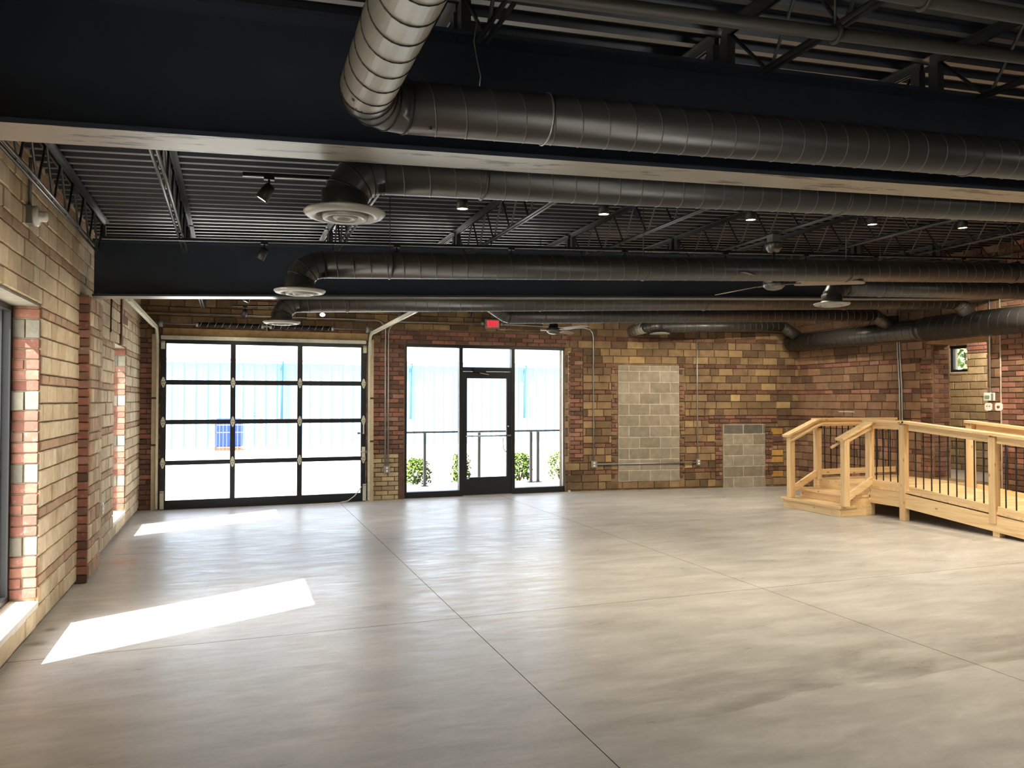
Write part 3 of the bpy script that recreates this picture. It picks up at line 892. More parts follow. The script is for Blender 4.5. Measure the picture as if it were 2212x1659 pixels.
MB().tube([(6.86 + 0.102 * math.cos(2 * math.pi * i / 24), 12.06 + 0.5 * i / n, d5z(7.0) - 0.028 * i / n + 0.102 * math.sin(2 * math.pi * i / 24)) for i in range(n + 1)], 0.003, 4).build('spiral_seam', 'seam_paint', r5)
MB().lathe([(0.11, 0.03), (0.17, 0.012), (0.175, 0.0), (0.10, 0.004), (0.0001, 0.006)], (7.0, 11.85, d5z(7.0) - 0.135), 32).build('diffuser', 'diffuser_metal', r5)

# trunk along the right wall
root = thing('trunk_duct', 'large dark spiral trunk duct running along the right brick wall', 'duct', (9.95, 10, 2.7))
def trunk_piece(ya, yb, r, nm):
    MB().tube([(9.95, ya, 2.715), (9.95, yb, 2.715)], r, 36).build(nm, 'duct_paint', root)
    n = int((yb - ya) / 0.14 * 20)
    MB().tube([(9.95 + (r + .001) * math.cos(2 * math.pi * i / 20), ya + (yb - ya) * i / n, 2.715 + (r + .001) * math.sin(2 * math.pi * i / 20)) for i in range(n + 1)], 0.0035, 4).build('spiral_seam', 'seam_paint', root)
trunk_piece(9.1, 12.05, 0.155, 'duct_run')
MB().tube([(9.95, 8.98, 2.715), (9.95, 9.12, 2.715)], [0.185, 0.155], 36).build('reducer', 'duct_paint', root)
trunk_piece(2.0, 9.0, 0.185, 'duct_run')
MB().lathe([(0.0001, 0.0), (0.10, 0.0), (0.105, -0.1), (0.125, -0.16)], (9.95, 9.65, 2.98), 24).build('branch_collar', 'duct_paint', root)

# sprinkler pipes over the front bay
def pipe(label, y, zf, xa, xb, r=0.025):
    root = thing('sprinkler_pipe', label, 'pipe', (xa, y, zf(xa)))
    MB().tube([(xa, y, zf(xa)), (xb, y, zf(xb))], r, 16).build('pipe_run', 'pipe_paint', root)
    for hx in (2.16, 4.4, 6.8):
        if hx < xa: continue
        ring = [(hx, y + (r + 0.006) * math.cos(a), zf(hx) + (r + 0.006) * math.sin(a)) for a in [2 * math.pi * k / 20 for k in range(21)]]
        MB().tube(ring, 0.009, 6, False).build('hanger_ring', 'pipe_paint', root)
        MB().tube([(hx, y, zf(hx) + r), (hx, y, deck_z(hx))], 0.005, 6).build('hanger_rod', 'pipe_paint', root)
    return root
pipe('long dark sprinkler pipe under the deck nearer the front duct', 2.35, lambda x: 2.905 + 0.058 * x, 0.75, XR - 0.05)
pipe('dark sprinkler pipe parallel to and in front of the longer one', 1.95, lambda x: 2.87 + 0.045 * x, 0.75, XR - 0.05)
tag(MB().tube([(0.91, 2.93, 3.16), (0.897, 2.94, 3.06), (0.91, 2.935, 2.98), (0.922, 2.93, 2.92), (0.918, 2.93, 2.88)], 0.0022, 6).build('loose_wire', 'galvanised'), 'thin loose wire hanging from the joist end in front of the beam', 'wire')

# ------------------------------------------------------------------ track lights
def track(label, y, zf, xa, xb, drops):
    root = thing('light_track', label, 'light track', ((xa + xb) / 2, y, zf((xa + xb) / 2)))
    MB().bar((xa, y, zf(xa)), (xb, y, zf(xb)), 0.036, 0.020).build('rail', 'fixture_black', root)
    MB().bar((xa, y - 0.0, zf(xa) - 0.0115), (xb, y, zf(xb) - 0.0115), 0.012, 0.003).build('slot', 'galvanised', root)
    for dx in drops:
        MB().tube([(dx, y, zf(dx) + 0.01), (dx, y, joist_z(dx) + 0.02)], 0.005, 6).build('hanger', 'fixture_black', root)
    return root
def track_light(x, y, zt, tilt, label, group, power=12.0, lit=True, spot=100):
    """cylinder spot head hung from the track; tilt = (about x, about y) of the can"""
    root = thing('track_light', label, 'track light', (x, y, zt), group)
    MB().box((x - 0.03, y - 0.017, zt - 0.028), (x + 0.03, y + 0.017, zt - 0.010)).build('adapter', 'fixture_black', root)
    MB().tube([(x, y, zt - 0.028), (x, y, zt - 0.062)], 0.006, 8).build('stem', 'fixture_black', root)
    M = Matrix.Translation((x, y, zt - 0.075)) @ Matrix.Rotation(tilt[0], 4, 'X') @ Matrix.Rotation(tilt[1], 4, 'Y')
    def tr(mb):
        for i, p in enumerate(mb.v): mb.v[i] = M @ p
        return mb
    can = tr(MB().lathe([(0.0001, 0.022), (0.024, 0.020), (0.034, 0.004), (0.040, -0.085), (0.038, -0.085), (0.032, -0.02)], (0, 0, 0), 24)).build('lamp_can', 'fixture_black', root)
    if lit:
        tr(MB().lathe([(0.0375, -0.078), (0.02, -0.072), (0.0001, -0.070)], (0, 0, 0), 24)).build('lamp_face', 'lamp_glow', can)
        ld = bpy.data.lights.new('lamp_light', 'SPOT')
        ld.energy = power; ld.spot_size = R(spot); ld.spot_blend = 0.9; ld.shadow_soft_size = 0.036; ld.color = (1.0, 0.87, 0.68)
        lo = bpy.data.objects.new('lamp_light', ld); col.objects.link(lo); lo.parent = root
        Ml = M @ Matrix.Translation((0, 0, -0.092))
        lo.location = Ml.to_translation() - root.location
        lo.rotation_euler = Ml.to_euler()
    else:
        tr(MB().lathe([(0.0375, -0.07), (0.0001, -0.066)], (0, 0, 0), 24)).build('lamp_face', 'white_plastic', can)
    return root

T1 = lambda x: 2.965 + 0.047 * x
track('black lighting track just behind the nearer beam and duct', 4.84, T1, 0.05, 8.9, [0.93, 2.27, 3.62, 4.98, 6.35, 7.75])
track_light(0.20, 4.84, T1(0.2), (0.1, 0.55), 'tilted black track spotlight beside the nearest round diffuser', None, 45, spot=120)
for i, x in enumerate((1.40, 2.42, 3.64, 4.80, 5.77, 6.9, 8.0)):
    track_light(x, 4.84, T1(x), (0.0, 0.0), '%s lit spotlight from the nearest diffuser, below the duct behind the nearer beam' % ORD[i], 'spotlights on the near track', 70 if x > 3 else 16, spot=140)
for x in (8.55, 9.1):  # heads added to brighten the stairs and right wall
    track_light(x, 4.84 if x < 9 else 6.88, T1(x), (0.3, -0.5), 'black track spotlight turned to the stairs from the %s track' % ('near' if x < 9 else 'long'), 'spotlights aimed at the stairs', 130, spot=130)
T2 = lambda x: 2.965 + 0.045 * x
track('long black lighting track in front of the far beam', 6.88, T2, -0.98, 9.6, [-0.41, 0.93, 2.27, 3.62, 4.98, 6.35, 7.75, 9.12])
track_light(0.25, 6.88, T2(0.25), (0.15, 0.5), 'tilted lit black track spotlight above the second round diffuser', None, 45, spot=120)
for i, x in enumerate((1.38, 2.47, 3.67, 4.85, 5.89, 6.86, 8.2)):
    track_light(x, 6.88, T2(x), (0.12, -0.1), '%s black spotlight after the tilted one on the long track before the far beam' % ORD[i], 'spotlights on the long track', (20 if i == 4 else 70) if x > 3 else 14, spot=130)
T3 = lambda x: 2.99 + 0.045 * x
track('black lighting track in the far bay behind the beam', 10.1, T3, -0.05, 9.3, [0.93, 2.27, 3.62, 4.98, 6.35, 7.75, 9.12])
track_light(0.18, 10.1, T3(0.18), (0, 0.35), 'lit black track spotlight half hidden behind the far beam flange', None, 30, spot=120)
for i, x in enumerate((1.5, 3.0, 5.6, 6.7, 7.8, 8.9)):  # heads added out of sight behind the ducts to brighten the back wall
    track_light(x, 10.1, T3(x), (0.55, -0.1), '%s black spotlight turned to the brick back wall on the far bay track' % ORD[i], 'wall-washing spotlights in the far bay', 62 if x > 5 else 34, spot=140)
T4 = lambda x: 2.985 + 0.036 * x
track('black lighting track close to the back wall above the doors', 11.8, T4, 0.0, 4.9, [0.93, 2.27, 3.62])
track_light(0.17, 11.8, T4(0.17), (0.6, 0.2), 'black track spotlight turned to the wall above the torsion spring', None, 8)
track_light(1.26, 11.8, T4(1.26), (-0.75, 0.1), 'bright track spotlight turned towards the hall above the garage door', None, 10)
track_light(2.44, 11.8, T4(2.44), (0.1, 0.1), 'black track spotlight above the right garage door track', None, 10)
track_light(3.55, 11.8, T4(3.55), (0.05, 0.0), 'black track spotlight beside the exit sign', None, 12)
# unseen track and spotlights added behind the camera for warm fill light
T5 = lambda x: 2.965 + 0.047 * x
track('black lighting track over the front bay behind the camera', 0.4, T5, 2.2, 9.4, [2.27, 3.62, 4.98, 6.35, 7.75, 9.12])
for i, x in enumerate((2.8, 4.2, 5.5, 6.8, 8.1, 9.2)):
    track_light(x, 0.4, T5(x), (0.35, 0.15), '%s lit black spotlight on the front bay track under the front joists' % ORD[i], 'front bay spotlights', 16 if x > 4 else 6, spot=130)

# ------------------------------------------------------------------ ceiling fans
def fan(x, y, zh, ztop, ang, label, Rb=0.86):
    root = thing('ceiling_fan', label, 'ceiling fan', (x, y, zh))
    MB().lathe([(0.0001, 0.055), (0.05, 0.052), (0.10, 0.03), (0.105, 0.0), (0.10, -0.02), (0.07, -0.045), (0.03, -0.055), (0.0001, -0.055)], (x, y, zh), 36).build('motor_housing', 'fan_metal', root)
    MB().lathe([(0.03, 0.22), (0.045, 0.21), (0.058, 0.10), (0.075, 0.05)], (x, y, zh), 28).build('motor_cover', 'fixture_black', root)
    MB().tube([(x, y, zh + 0.2), (x, y, ztop - 0.06)], 0.012, 12).build('down_rod', 'fixture_black', root)
    MB().lathe([(0.02, -0.09), (0.055, -0.085), (0.075, -0.05), (0.082, -0.02), (0.082, 0.0), (0.0001, 0.0)], (x, y, ztop), 28).build('canopy', 'fan_metal', root)
    MB().box((x - 0.045, y - 0.045, ztop), (x + 0.045, y + 0.045, ztop + 0.08)).build('junction_box', 'galvanised', root)
    for k in range(3):
        a = R(ang + 120 * k); d = Vector((math.cos(a), math.sin(a), 0)); n = Vector((-math.sin(a), math.cos(a), 0))
        MB().bar(Vector((x, y, zh)) + d * 0.07, Vector((x, y, zh + 0.008)) + d * 0.25, 0.05, 0.006).build('blade_arm', 'fan_metal', root)
        poly = [(0.20, -0.055), (0.26, -0.065), (Rb - 0.10, -0.055), (Rb - 0.03, -0.03), (Rb, 0.02), (Rb - 0.02, 0.045), (0.26, 0.065), (0.20, 0.055)]
        tilt = n * math.cos(R(11)) - Vector((0, 0, 1)) * math.sin(R(11))
        MB().prism(poly, Vector((x, y, zh + 0.006)), d, tilt, Vector((0, 0, 0.007))).build('blade', 'fan_blade', root)
    return root
fan(4.95, 6.23, 2.755, 3.16, -26, 'three-blade ceiling fan hanging from a joist below the long light track')
fan(4.45, 10.55, 2.66, 3.12, 45, 'three-blade ceiling fan hanging in the far bay above the glass door', 0.8)

# ------------------------------------------------------------------ windows of the left wall
def window(name, ya, yb, xf=-1.55, xs=-1.47, sill=True):
    root = struct(bpy.data.objects.new(name, None)); col.objects.link(root)
    root.location = (XL - 0.2, (ya + yb) / 2, SILL)
    f = MB(); t = 0.055
    f.box((xf, ya, SILL), (xs, ya + t, HEAD)).box((xf, yb - t, SILL), (xs, yb, HEAD)).box((xf, ya + t, HEAD - t), (xs, yb - t, HEAD)).box((xf, ya + t, SILL), (xs, yb - t, SILL + t))
    f.build('window_frame', 'frame_black', root)
    g = MB(); a = 0.02
    g.box((xf + 0.01, ya + t, SILL + t), (xf + 0.03, ya + t + a, HEAD - t)).box((xf + 0.01, yb - t - a, SILL + t), (xf + 0.03, yb - t, HEAD - t))
    g.build('glazing_bead', 'frame_black', root)
    xm = (xf + xs) / 2
    MB().add([(xm, ya + t, SILL + t), (xm, yb - t, SILL + t), (xm, yb - t, HEAD - t), (xm, ya + t, HEAD - t)], [(0, 1, 2, 3)]).build('pane', 'glass', root)
    if sill:
        MB().prism([(-1.47, SILL + 0.012), (-1.29, SILL - 0.004), (-1.29, SILL - 0.05), (-1.47, SILL - 0.05)], (0, ya - 0.0, 0), (1, 0, 0), (0, 0, 1), (0, yb - ya, 0)).build('window_sill', 'sill_white', root)
        MB().box((XL - 0.17, ya + 0.001, HEAD - 0.016), (XL - 0.004, yb - 0.001, HEAD - 0.002)).build('lintel_soffit', 'stone_grey', root)
    return root
window('window_1', *W1); window('window_2', *W2); window('window_3', *W0); window('window_4', *Wm)

# strobe, wood strip, cable, outlet on the left wall
root = thing('fire_alarm_strobe', 'white round fire alarm strobe on a grey box high on the buff tile wall', 'fire alarm', (XL, 5.98, 2.80))
MB().box((XL, 5.88, 2.80), (XL + 0.05, 6.0, 2.92)).build('back_box', 'box_grey', root)
MB().lathe([(0.0001, 0.0), (0.068, 0.0), (0.07, 0.02), (0.06, 0.03), (0.0001, 0.032)], (XL + 0.05, 5.94, 2.86), 32, 'x').build('strobe_body', 'white_plastic', root)
MB().lathe([(0.036, 0.03), (0.036, 0.07), (0.028, 0.078), (0.0001, 0.08)], (XL + 0.05, 5.94, 2.86), 28, 'x').build('strobe_lens', 'white_plastic', root)
MB().tube([(XL + 0.025, 5.94, 2.92), (XL + 0.025, 5.94, 3.25)], 0.011, 10).build('conduit', 'box_grey', root)
tag(box('wood_strip', (XL + 0.0, 10.53, 2.30), (XL + 0.03, 10.62, 3.2), 'old_wood'), 'narrow dark brown wooden strip fixed to the tile wall above the far window', 'wood strip')
tag(box('wood_block', (XL - 0.0, 10.7, 2.60), (XL + 0.02, 11.2, 2.70), 'old_wood'), 'short brown wooden block set in the tile wall beside the wooden strip', 'wood block')
tag(MB().tube([(XL + 0.02, 9.65, 3.1), (XL + 0.03, 9.64, 2.75), (XL + 0.035, 9.58, 2.55), (XL + 0.05, 9.47, 2.38)], 0.008, 8).build('hanging_cable', 'cable_black'), 'black cable end hanging down the buff tile wall behind the pier', 'cable')
def outlet(name, label, c, n, vert=True, mat='box_grey', face='white_plastic', s=(0.075, 0.115), depth=0.045, roundish=False):
    """wall box at c, n = normal (unit, horizontal)"""
    n = Vector(n); u = Vector((-n.y, n.x, 0)); c = Vector(c)
    root = thing(name, label, 'outlet', c)
    def slab(w, h, d0, d1, dz=0, du=0):
        mb = MB(); pts = []
        for d in (d0, d1):
            for a, b in ((-1, -1), (1, -1), (1, 1), (-1, 1)): pts.append(c + u * (a * w / 2 + du) + Vector((0, 0, b * h / 2 + dz)) + n * d)
        return mb.add(pts, [(3, 2, 1, 0), (4, 5, 6, 7), (0, 1, 5, 4), (1, 2, 6, 5), (2, 3, 7, 6), (3, 0, 4, 7)])
    slab(s[0], s[1], 0, depth).build('box', mat, root, bevel=0.004)
    for dz in (-0.024, 0.024): slab(0.032, 0.03, depth, depth + 0.006, dz).build('receptacle', face, root)
    return root
outlet('wall_outlet', 'outlet box low on the buff tile wall just behind the pier', (XL, 9.3, 0.48), (1, 0, 0), mat='white_plastic', s=(0.07, 0.12), depth=0.02)

# ------------------------------------------------------------------ glazed sectional garage door
root = thing('garage_door', 'black framed glass sectional garage door with twelve panes', 'garage door', (0.53, 12.70, 0.0))
YD0, YD1 = 12.685, 12.73
cols_ = [(-0.925, -0.022), (0.052, 0.972), (1.048, 1.968)]
rows_ = [(0.0, 0.693, 0.135, 0.661), (0.693, 1.305, 0.727, 1.273), (1.305, 1.902, 1.339, 1.866), (1.902, 2.545, 1.938, 2.485)]
for i, (za, zb, ga, gb) in enumerate(rows_):
    m = MB()
    for xa, xb in ((-1.0, cols_[0][0]), (cols_[0][1], cols_[1][0]), (cols_[1][1], cols_[2][0]), (cols_[2][1], 2.045)):
        m.box((xa, YD0, za), (xb, YD1, zb))
    for xa, xb in cols_:
        m.box((xa, YD0, za), (xb, YD1, ga)); m.box((xa, YD0, gb), (xb, YD1, zb))
    s = m.build('door_section', 'frame_black', root)
    for xa, xb in cols_:
        MB().add([(xa, 12.707, ga), (xb, 12.707, ga), (xb, 12.707, gb), (xa, 12.707, gb)], [(0, 1, 2, 3)]).build('pane', 'glass', s)
hx = [-0.965, 0.015, 1.01, 2.01]
diam = [(-0.035, 0), (-0.03, -0.02), (-0.012, -0.072), (0, -0.082), (0.012, -0.072), (0.03, -0.02), (0.035, 0), (0.03, 0.02), (0.012, 0.072), (0, 0.082), (-0.012, 0.072), (-0.03, 0.02)]
for zj in (0.693, 1.305, 1.902):
    for x in hx:
        h = MB().prism(diam, (x, YD0, zj), (1, 0, 0), (0, 0, 1), (0, -0.005, 0)).build('hinge', 'track_white', root)
        MB().tube([(x - 0.04, YD0 - 0.010, zj), (x + 0.04, YD0 - 0.010, zj)], 0.007, 8).build('hinge_pin', 'galvanised', h)
        MB().lathe([(0.0001, -0.012), (0.007, -0.011), (0.007, -0.004)], (x, YD0, zj - 0.035), 8, 'y').build('bolt', 'fixture_black', h)
for x in (-1.0, 2.0):
    for (za, zb, nm) in ((0.01, 0.28, 'bottom_bracket'), (2.40, 2.52, 'top_bracket')):
        b = MB().box((x - 0.0, YD0 - 0.008, za), (x + 0.055, YD0, zb)).build(nm, 'track_white', root)
        MB().tube([(x + 0.0, YD0 - 0.02, zb - 0.02), (x + 0.055, YD0 - 0.02, zb - 0.02)], 0.008, 8).build('roller_shaft', 'galvanised', b)
MB().box((-1.0, YD0 - 0.03, 2.548), (2.045, YD1, 2.60)).build('top_strut', 'track_white', root)
lk = MB().box((1.985, YD0 - 0.02, 0.71), (2.035, YD0, 0.88)).build('slide_lock', 'track_white', root)
MB().tube([(1.95, YD0 - 0.028, 0.80), (2.10, YD0 - 0.028, 0.80)], 0.008, 8).build('lock_bolt', 'galvanised', lk)
lh = MB().box((2.0, YD0 - 0.012, 1.10), (2.02, YD0, 1.27)).build('lift_handle', 'track_white', root)
MB().lathe([(0.0001, -0.014), (0.014, -0.012), (0.014, 0)], (2.01, YD0, 1.10), 12, 'y').build('handle_knob', 'track_white', lh)

def garage_track(x, s, label):
    root = thing('garage_door_track', label, 'door track', (x, 12.65, 0))
    Yt = 12.655; R_ = 0.28; zt = 2.42
    path = [(x, Yt, 0.02), (x, Yt, zt)] + [tuple(p) for p in arc((x, Yt - R_, zt), (0, 1, 0), (0, 0, 1), R_, 0, math.pi / 2 * 0.96, 8)][1:]
    end = Vector(path[-1])
    def channel(pts, nm):
        m = MB()
        for i in range(len(pts) - 1):
            p, q = Vector(pts[i]), Vector(pts[i + 1]); d = (q - p).normalized()
            inn = Vector((0, -d.z, d.y)).normalized()            # towards the room / downwards
            upv = Vector((1, 0, 0))
            m.bar(p, q, 0.050, 0.003, upv)
            m.bar(p + inn * 0.023 + Vector((-s * 0.014, 0, 0)), q + inn * 0.023 + Vector((-s * 0.014, 0, 0)), 0.003, 0.028, upv)
            m.bar(p - inn * 0.023 + Vector((-s * 0.014, 0, 0)), q - inn * 0.023 + Vector((-s * 0.014, 0, 0)), 0.003, 0.028, upv)
        return m.build(nm, 'track_white', root)
    channel(path[:2], 'vertical_track')
    channel(path[1:], 'curved_track')
    e2 = Vector((x, 9.22, end.z + 0.02))
    channel([tuple(end), tuple(e2)], 'horizontal_track')
    MB().bar(end + Vector((s * 0.02, 0, 0.02)), e2 + Vector((s * 0.02, 0, 0.02)), 0.03, 0.05).build('track_angle', 'track_white', root)
    MB().box((x + s * 0.012 - 0.012, 12.63, 2.36), (x + s * 0.012 + 0.012, YB - 0.014, 2.80)).build('flag_bracket', 'galvanised', root)
    MB().tube([(x + s * 0.03, 9.3, e2.z), (x + s * 0.03, 9.3, deck_z(x))], 0.012, 6).build('hanger_angle', 'galvanised', root)
    MB().box((x + s * 0.035 - 0.035, YB - 0.05, 0.0), (x + s * 0.035 + 0.035, YB - 0.014, 2.62)).build('jamb_board', 'jamb_cream', root)
    for z in (0.95, 1.65): MB().box((x + s * 0.02 - 0.05, YB - 0.055, z), (x + s * 0.02 + 0.05, YB - 0.049, z + 0.03)).build('jamb_clip', 'old_wood', root)
    return root
garage_track(-1.055, -1, 'pale steel garage door track beside the buff tile wall')
garage_track(2.105, 1, 'pale steel garage door track beside the red brick between the doors')
root = thing('torsion_spring_assembly', 'black torsion springs on a steel shaft above the garage door', 'torsion springs', (0.5, 12.6, 2.78))
MB().tube([(-1.09, 12.6, 2.775), (2.16, 12.6, 2.775)], 0.0125, 12).build('shaft', 'galvanised', root)
for xa, xb in ((-0.50, 0.44), (0.56, 1.50)):
    MB().tube([(xa, 12.6, 2.775), (xb, 12.6, 2.775)], 0.034, 20).build('spring', 'fixture_black', root)
    n = int((xb - xa) / 0.011 * 10)
    MB().tube([(xa + (xb - xa) * i / n, 12.6 + 0.034 * math.cos(2 * math.pi * i / 10), 2.775 + 0.034 * math.sin(2 * math.pi * i / 10)) for i in range(n + 1)], 0.0045, 4).build('spring_coil', 'rod_black', root)
    for k in range(9):
        x = xa + (xb - xa) * (k + 0.5) / 9
        MB().tube([(x + 0.02 * t, 12.6 - 0.040 * math.cos(t * 1.2), 2.775 + 0.040 * math.sin(t * 1.2)) for t in (-1, -0.5, 0, 0.5, 1)], 0.0022, 4).build('paint_mark', 'white_plastic', root)
    for x in (xa, xb): MB().tube([(x - 0.02, 12.6, 2.775), (x + 0.02, 12.6, 2.775)], 0.038, 16).build('spring_cone', 'galvanised', root)
MB().box((0.49, 12.58, 2.70), (0.51, YB, 2.85)).build('centre_bracket', 'galvanised', root)
for x in (-1.0, 2.06):
    MB().tube([(x - 0.03, 12.6, 2.775), (x + 0.03, 12.6, 2.775)], 0.055, 20).build('cable_drum', 'box_grey', root)
tag(MB().tube([(1.20, 12.55, 0.008), (1.12, 12.50, 0.008), (1.22, 12.47, 0.008), (1.42, 12.52, 0.008), (1.6, 12.55, 0.010), (1.75, 12.58, 0.03), (1.86, 12.61, 0.10), (1.95, 12.655, 0.20), (1.98, 12.675, 0.24)], 0.007, 8).build('pull_cord', 'cable_white'), 'pale pull cord trailing from the garage door onto the floor', 'cord')

# ------------------------------------------------------------------ storefront with glass door
win5 = struct(bpy.data.objects.new('window_5', None)); col.objects.link(win5); win5.location = (4.18, 12.8, 0)
ya, yb = 12.79, 12.90
FR = [((2.70, 0, 2.525), (5.655, 0, 2.58)), ((2.70, 0, 0.0), (2.745, 0, 2.525)), ((5.60, 0, 0.0), (5.655, 0, 2.525)),
      ((3.655, 0, 0.0), (3.715, 0, 2.525)), ((4.60, 0, 0.0), (4.66, 0, 2.525)),
      ((2.745, 0, 0.0), (3.655, 0, 0.10)), ((4.66, 0, 0.0), (5.60, 0, 0.10)), ((3.715, 0, 2.13), (4.60, 0, 2.20))]
for a, b in FR: MB().box((a[0], ya, a[2]), (b[0], yb, b[2])).build('frame_member', 'frame_black', win5)
for xa, xb, za, zb in ((2.745, 3.655, 0.10, 2.525), (4.66, 5.60, 0.10, 2.525), (3.715, 4.60, 2.20, 2.525)):
    MB().add([(xa, 12.85, za), (xb, 12.85, za), (xb, 12.85, zb), (xa, 12.85, zb)], [(0, 1, 2, 3)]).build('pane', 'glass', win5)
MB().box((5.575, 12.80, 0.1), (5.60, 12.84, 2.525)).build('glazing_bead', 'galvanised', win5)
MB().box((3.645, 12.785, 0.1), (3.655, 12.80, 2.525)).build('glazing_bead', 'galvanised', win5)
door = struct(bpy.data.objects.new('door_1', None)); col.objects.link(door); door.location = (4.16, 12.84, 0)
for a, b in (((3.72, 0.012), (3.795, 2.125)), ((4.515, 0.012), (4.595, 2.125))): MB().box((a[0], 12.81, a[1]), (b[0], 12.855, b[1])).build('stile', 'frame_black', door)
MB().box((3.795, 12.81, 2.01), (4.515, 12.855, 2.125)).build('top_rail', 'frame_black', door)
MB().box((3.795, 12.81, 0.012), (4.515, 12.855, 0.31)).build('bottom_rail', 'frame_black', door)
MB().add([(3.795, 12.832, 0.31), (4.515, 12.832, 0.31), (4.515, 12.832, 2.01), (3.795, 12.832, 2.01)], [(0, 1, 2, 3)]).build('pane', 'glass', door)
pb_ = MB().tube([(3.76, 12.745, 1.02), (4.57, 12.745, 1.02)], 0.014, 14).build('push_bar', 'chrome', door)
for x in (3.765, 4.56): MB().tube([(x, 12.745, 1.02), (x, 12.81, 1.02)], 0.012, 10).build('bar_post', 'chrome', pb_)
MB().box((3.89, 12.745, 2.115), (4.12, 12.79, 2.175)).build('door_closer', 'rod_black', door, bevel=0.006)
MB().bar((4.00, 12.74, 2.10), (4.16, 12.735, 2.075), 0.02, 0.012).build('closer_arm', 'chrome', door)
MB().lathe([(0.0001, -0.02), (0.016, -0.018), (0.018, 0.0)], (4.545, 12.81, 1.18), 16, 'y').build('lock_cylinder', 'chrome', door)
MB().tube([(4.44, 12.80, 0.98), (4.43, 12.76, 0.90), (4.435, 12.75, 0.80), (4.47, 12.76, 0.745), (4.53, 12.80, 0.74)], 0.009, 10).build('pull_handle', 'chrome', door)
MB().box((3.79, 12.805, 0.285), (3.83, 12.81, 0.30)).build('door_label', 'white_plastic', door)
struct(box('trim_6', (3.71, 12.74, 0.0), (4.60, 12.92, 0.012), 'galvanised'))

# ------------------------------------------------------------------ exit sign, conduits, outlets on the back wall
root = thing('exit_sign', 'grey exit sign with red EXIT letters and two round lamps above the glass door', 'exit sign', (4.21, YB - 0.03, 2.86))
MB().box((4.08, YB - 0.055, 2.86), (4.35, YB - 0.008, 3.035)).build('housing', 'box_grey', root, bevel=0.012)
MB().box((4.115, YB - 0.059, 2.885), (4.335, YB - 0.055, 3.01)).build('face_panel', 'exit_panel', root)
def letter(ch, x, z, w, h, y):
    t = 0.018; m = MB()
    def st(p, q): m.bar((x + p[0] * w, y, z + p[1] * h), (x + q[0] * w, y, z + q[1] * h), 0.004, t, up=(0, 0, 1) if abs(q[0] - p[0]) * w > abs(q[1] - p[1]) * h else (1, 0, 0))
    if ch == 'E': st((0.1, 0), (0.1, 1)); st((0, 0.06), (1, 0.06)); st((0, 0.5), (0.85, 0.5)); st((0, 0.94), (1, 0.94))
    if ch == 'X': st((0, 0), (1, 1)); st((0, 1), (1, 0))
    if ch == 'I': st((0.5, 0), (0.5, 1))
    if ch == 'T': st((0.5, 0), (0.5, 1)); st((0, 0.94), (1, 0.94))
    return m.build('letter_' + ch.lower(), 'exit_red', root)
lx = 4.125
for ch, w in (('E', 0.042), ('X', 0.05), ('I', 0.02), ('T', 0.048)):
    letter(ch, lx, 2.898, w, 0.10, YB - 0.0635); lx += w + 0.012
for x in (4.04, 4.39):
    MB().lathe([(0.0001, -0.06), (0.030, -0.055), (0.036, -0.03), (0.034, 0.0)], (x, YB - 0.01, 2.955), 20, 'y').build('emergency_lamp', 'box_grey', root)

def conduit(label, pts, r=0.0115, mat='galvanised'):
    return tag(MB().tube(pts, r, 10).build('conduit', mat), label, 'conduit')
yc = YB - 0.03
def bend(p, q, r_, *a): pass
ca = lambda cx, cz, r_, a0, a1, y=yc: [tuple(p) for p in arc((cx, y, cz), (1, 0, 0), (0, 0, 1), r_, a0, a1, 6)]
conduit('grey conduit running above the garage door and turning down to the outlet', [(-1.28, yc, 2.945), (2.20, yc, 2.945)] + ca(2.20, 2.775, 0.17, math.pi / 2, 0)[1:] + [(2.37, yc, 0.55)])
conduit('grey conduit dropping from the exit sign line to the outlet between the doors', [(4.02, yc, 2.955), (2.62, yc, 2.93)] + ca(2.62, 2.73, 0.2, math.pi / 2, math.pi)[1:] + [(2.42, yc, 0.55)])
conduit('grey conduit from the exit sign turning down to the outlet left of the block infill', [(4.40, yc, 2.95), (5.6, yc - 0.0, 2.93), (5.95, yc - 0.04, 2.925)] + [(6.05, 12.665, 2.905), (6.10, 12.658, 2.84), (6.112, 12.655, 2.75), (6.112, 12.655, 0.54)])
yw = lambda x: 12.75 - (x - 5.6) * KB - 0.03
conduit('grey conduit dropping straight down to the outlet right of the block infill', [(8.105, yw(8.1), 3.35), (8.115, yw(8.1), 0.54)])
conduit('grey conduit running level across the tall block infill between two outlets', [(6.15, yw(6.15) - 0.01, 0.485), (8.10, yw(8.1) - 0.01, 0.485)])
outlet('wall_outlet', 'grey outlet box below twin conduits on pale brick between the doors', (2.395, YB - 0.012, 0.50), (0, -1, 0), s=(0.11, 0.12))
nB = Vector((math.sin(TB), -math.cos(TB), 0))
outlet('wall_outlet', 'grey outlet box on the back wall left of the tall block infill', (6.12, yw(6.12) + 0.02, 0.485), tuple(nB), s=(0.11, 0.12))
outlet('wall_outlet', 'grey outlet box on the back wall right of the tall block infill', (8.125, yw(8.12) + 0.02, 0.49), tuple(nB), s=(0.08, 0.12))

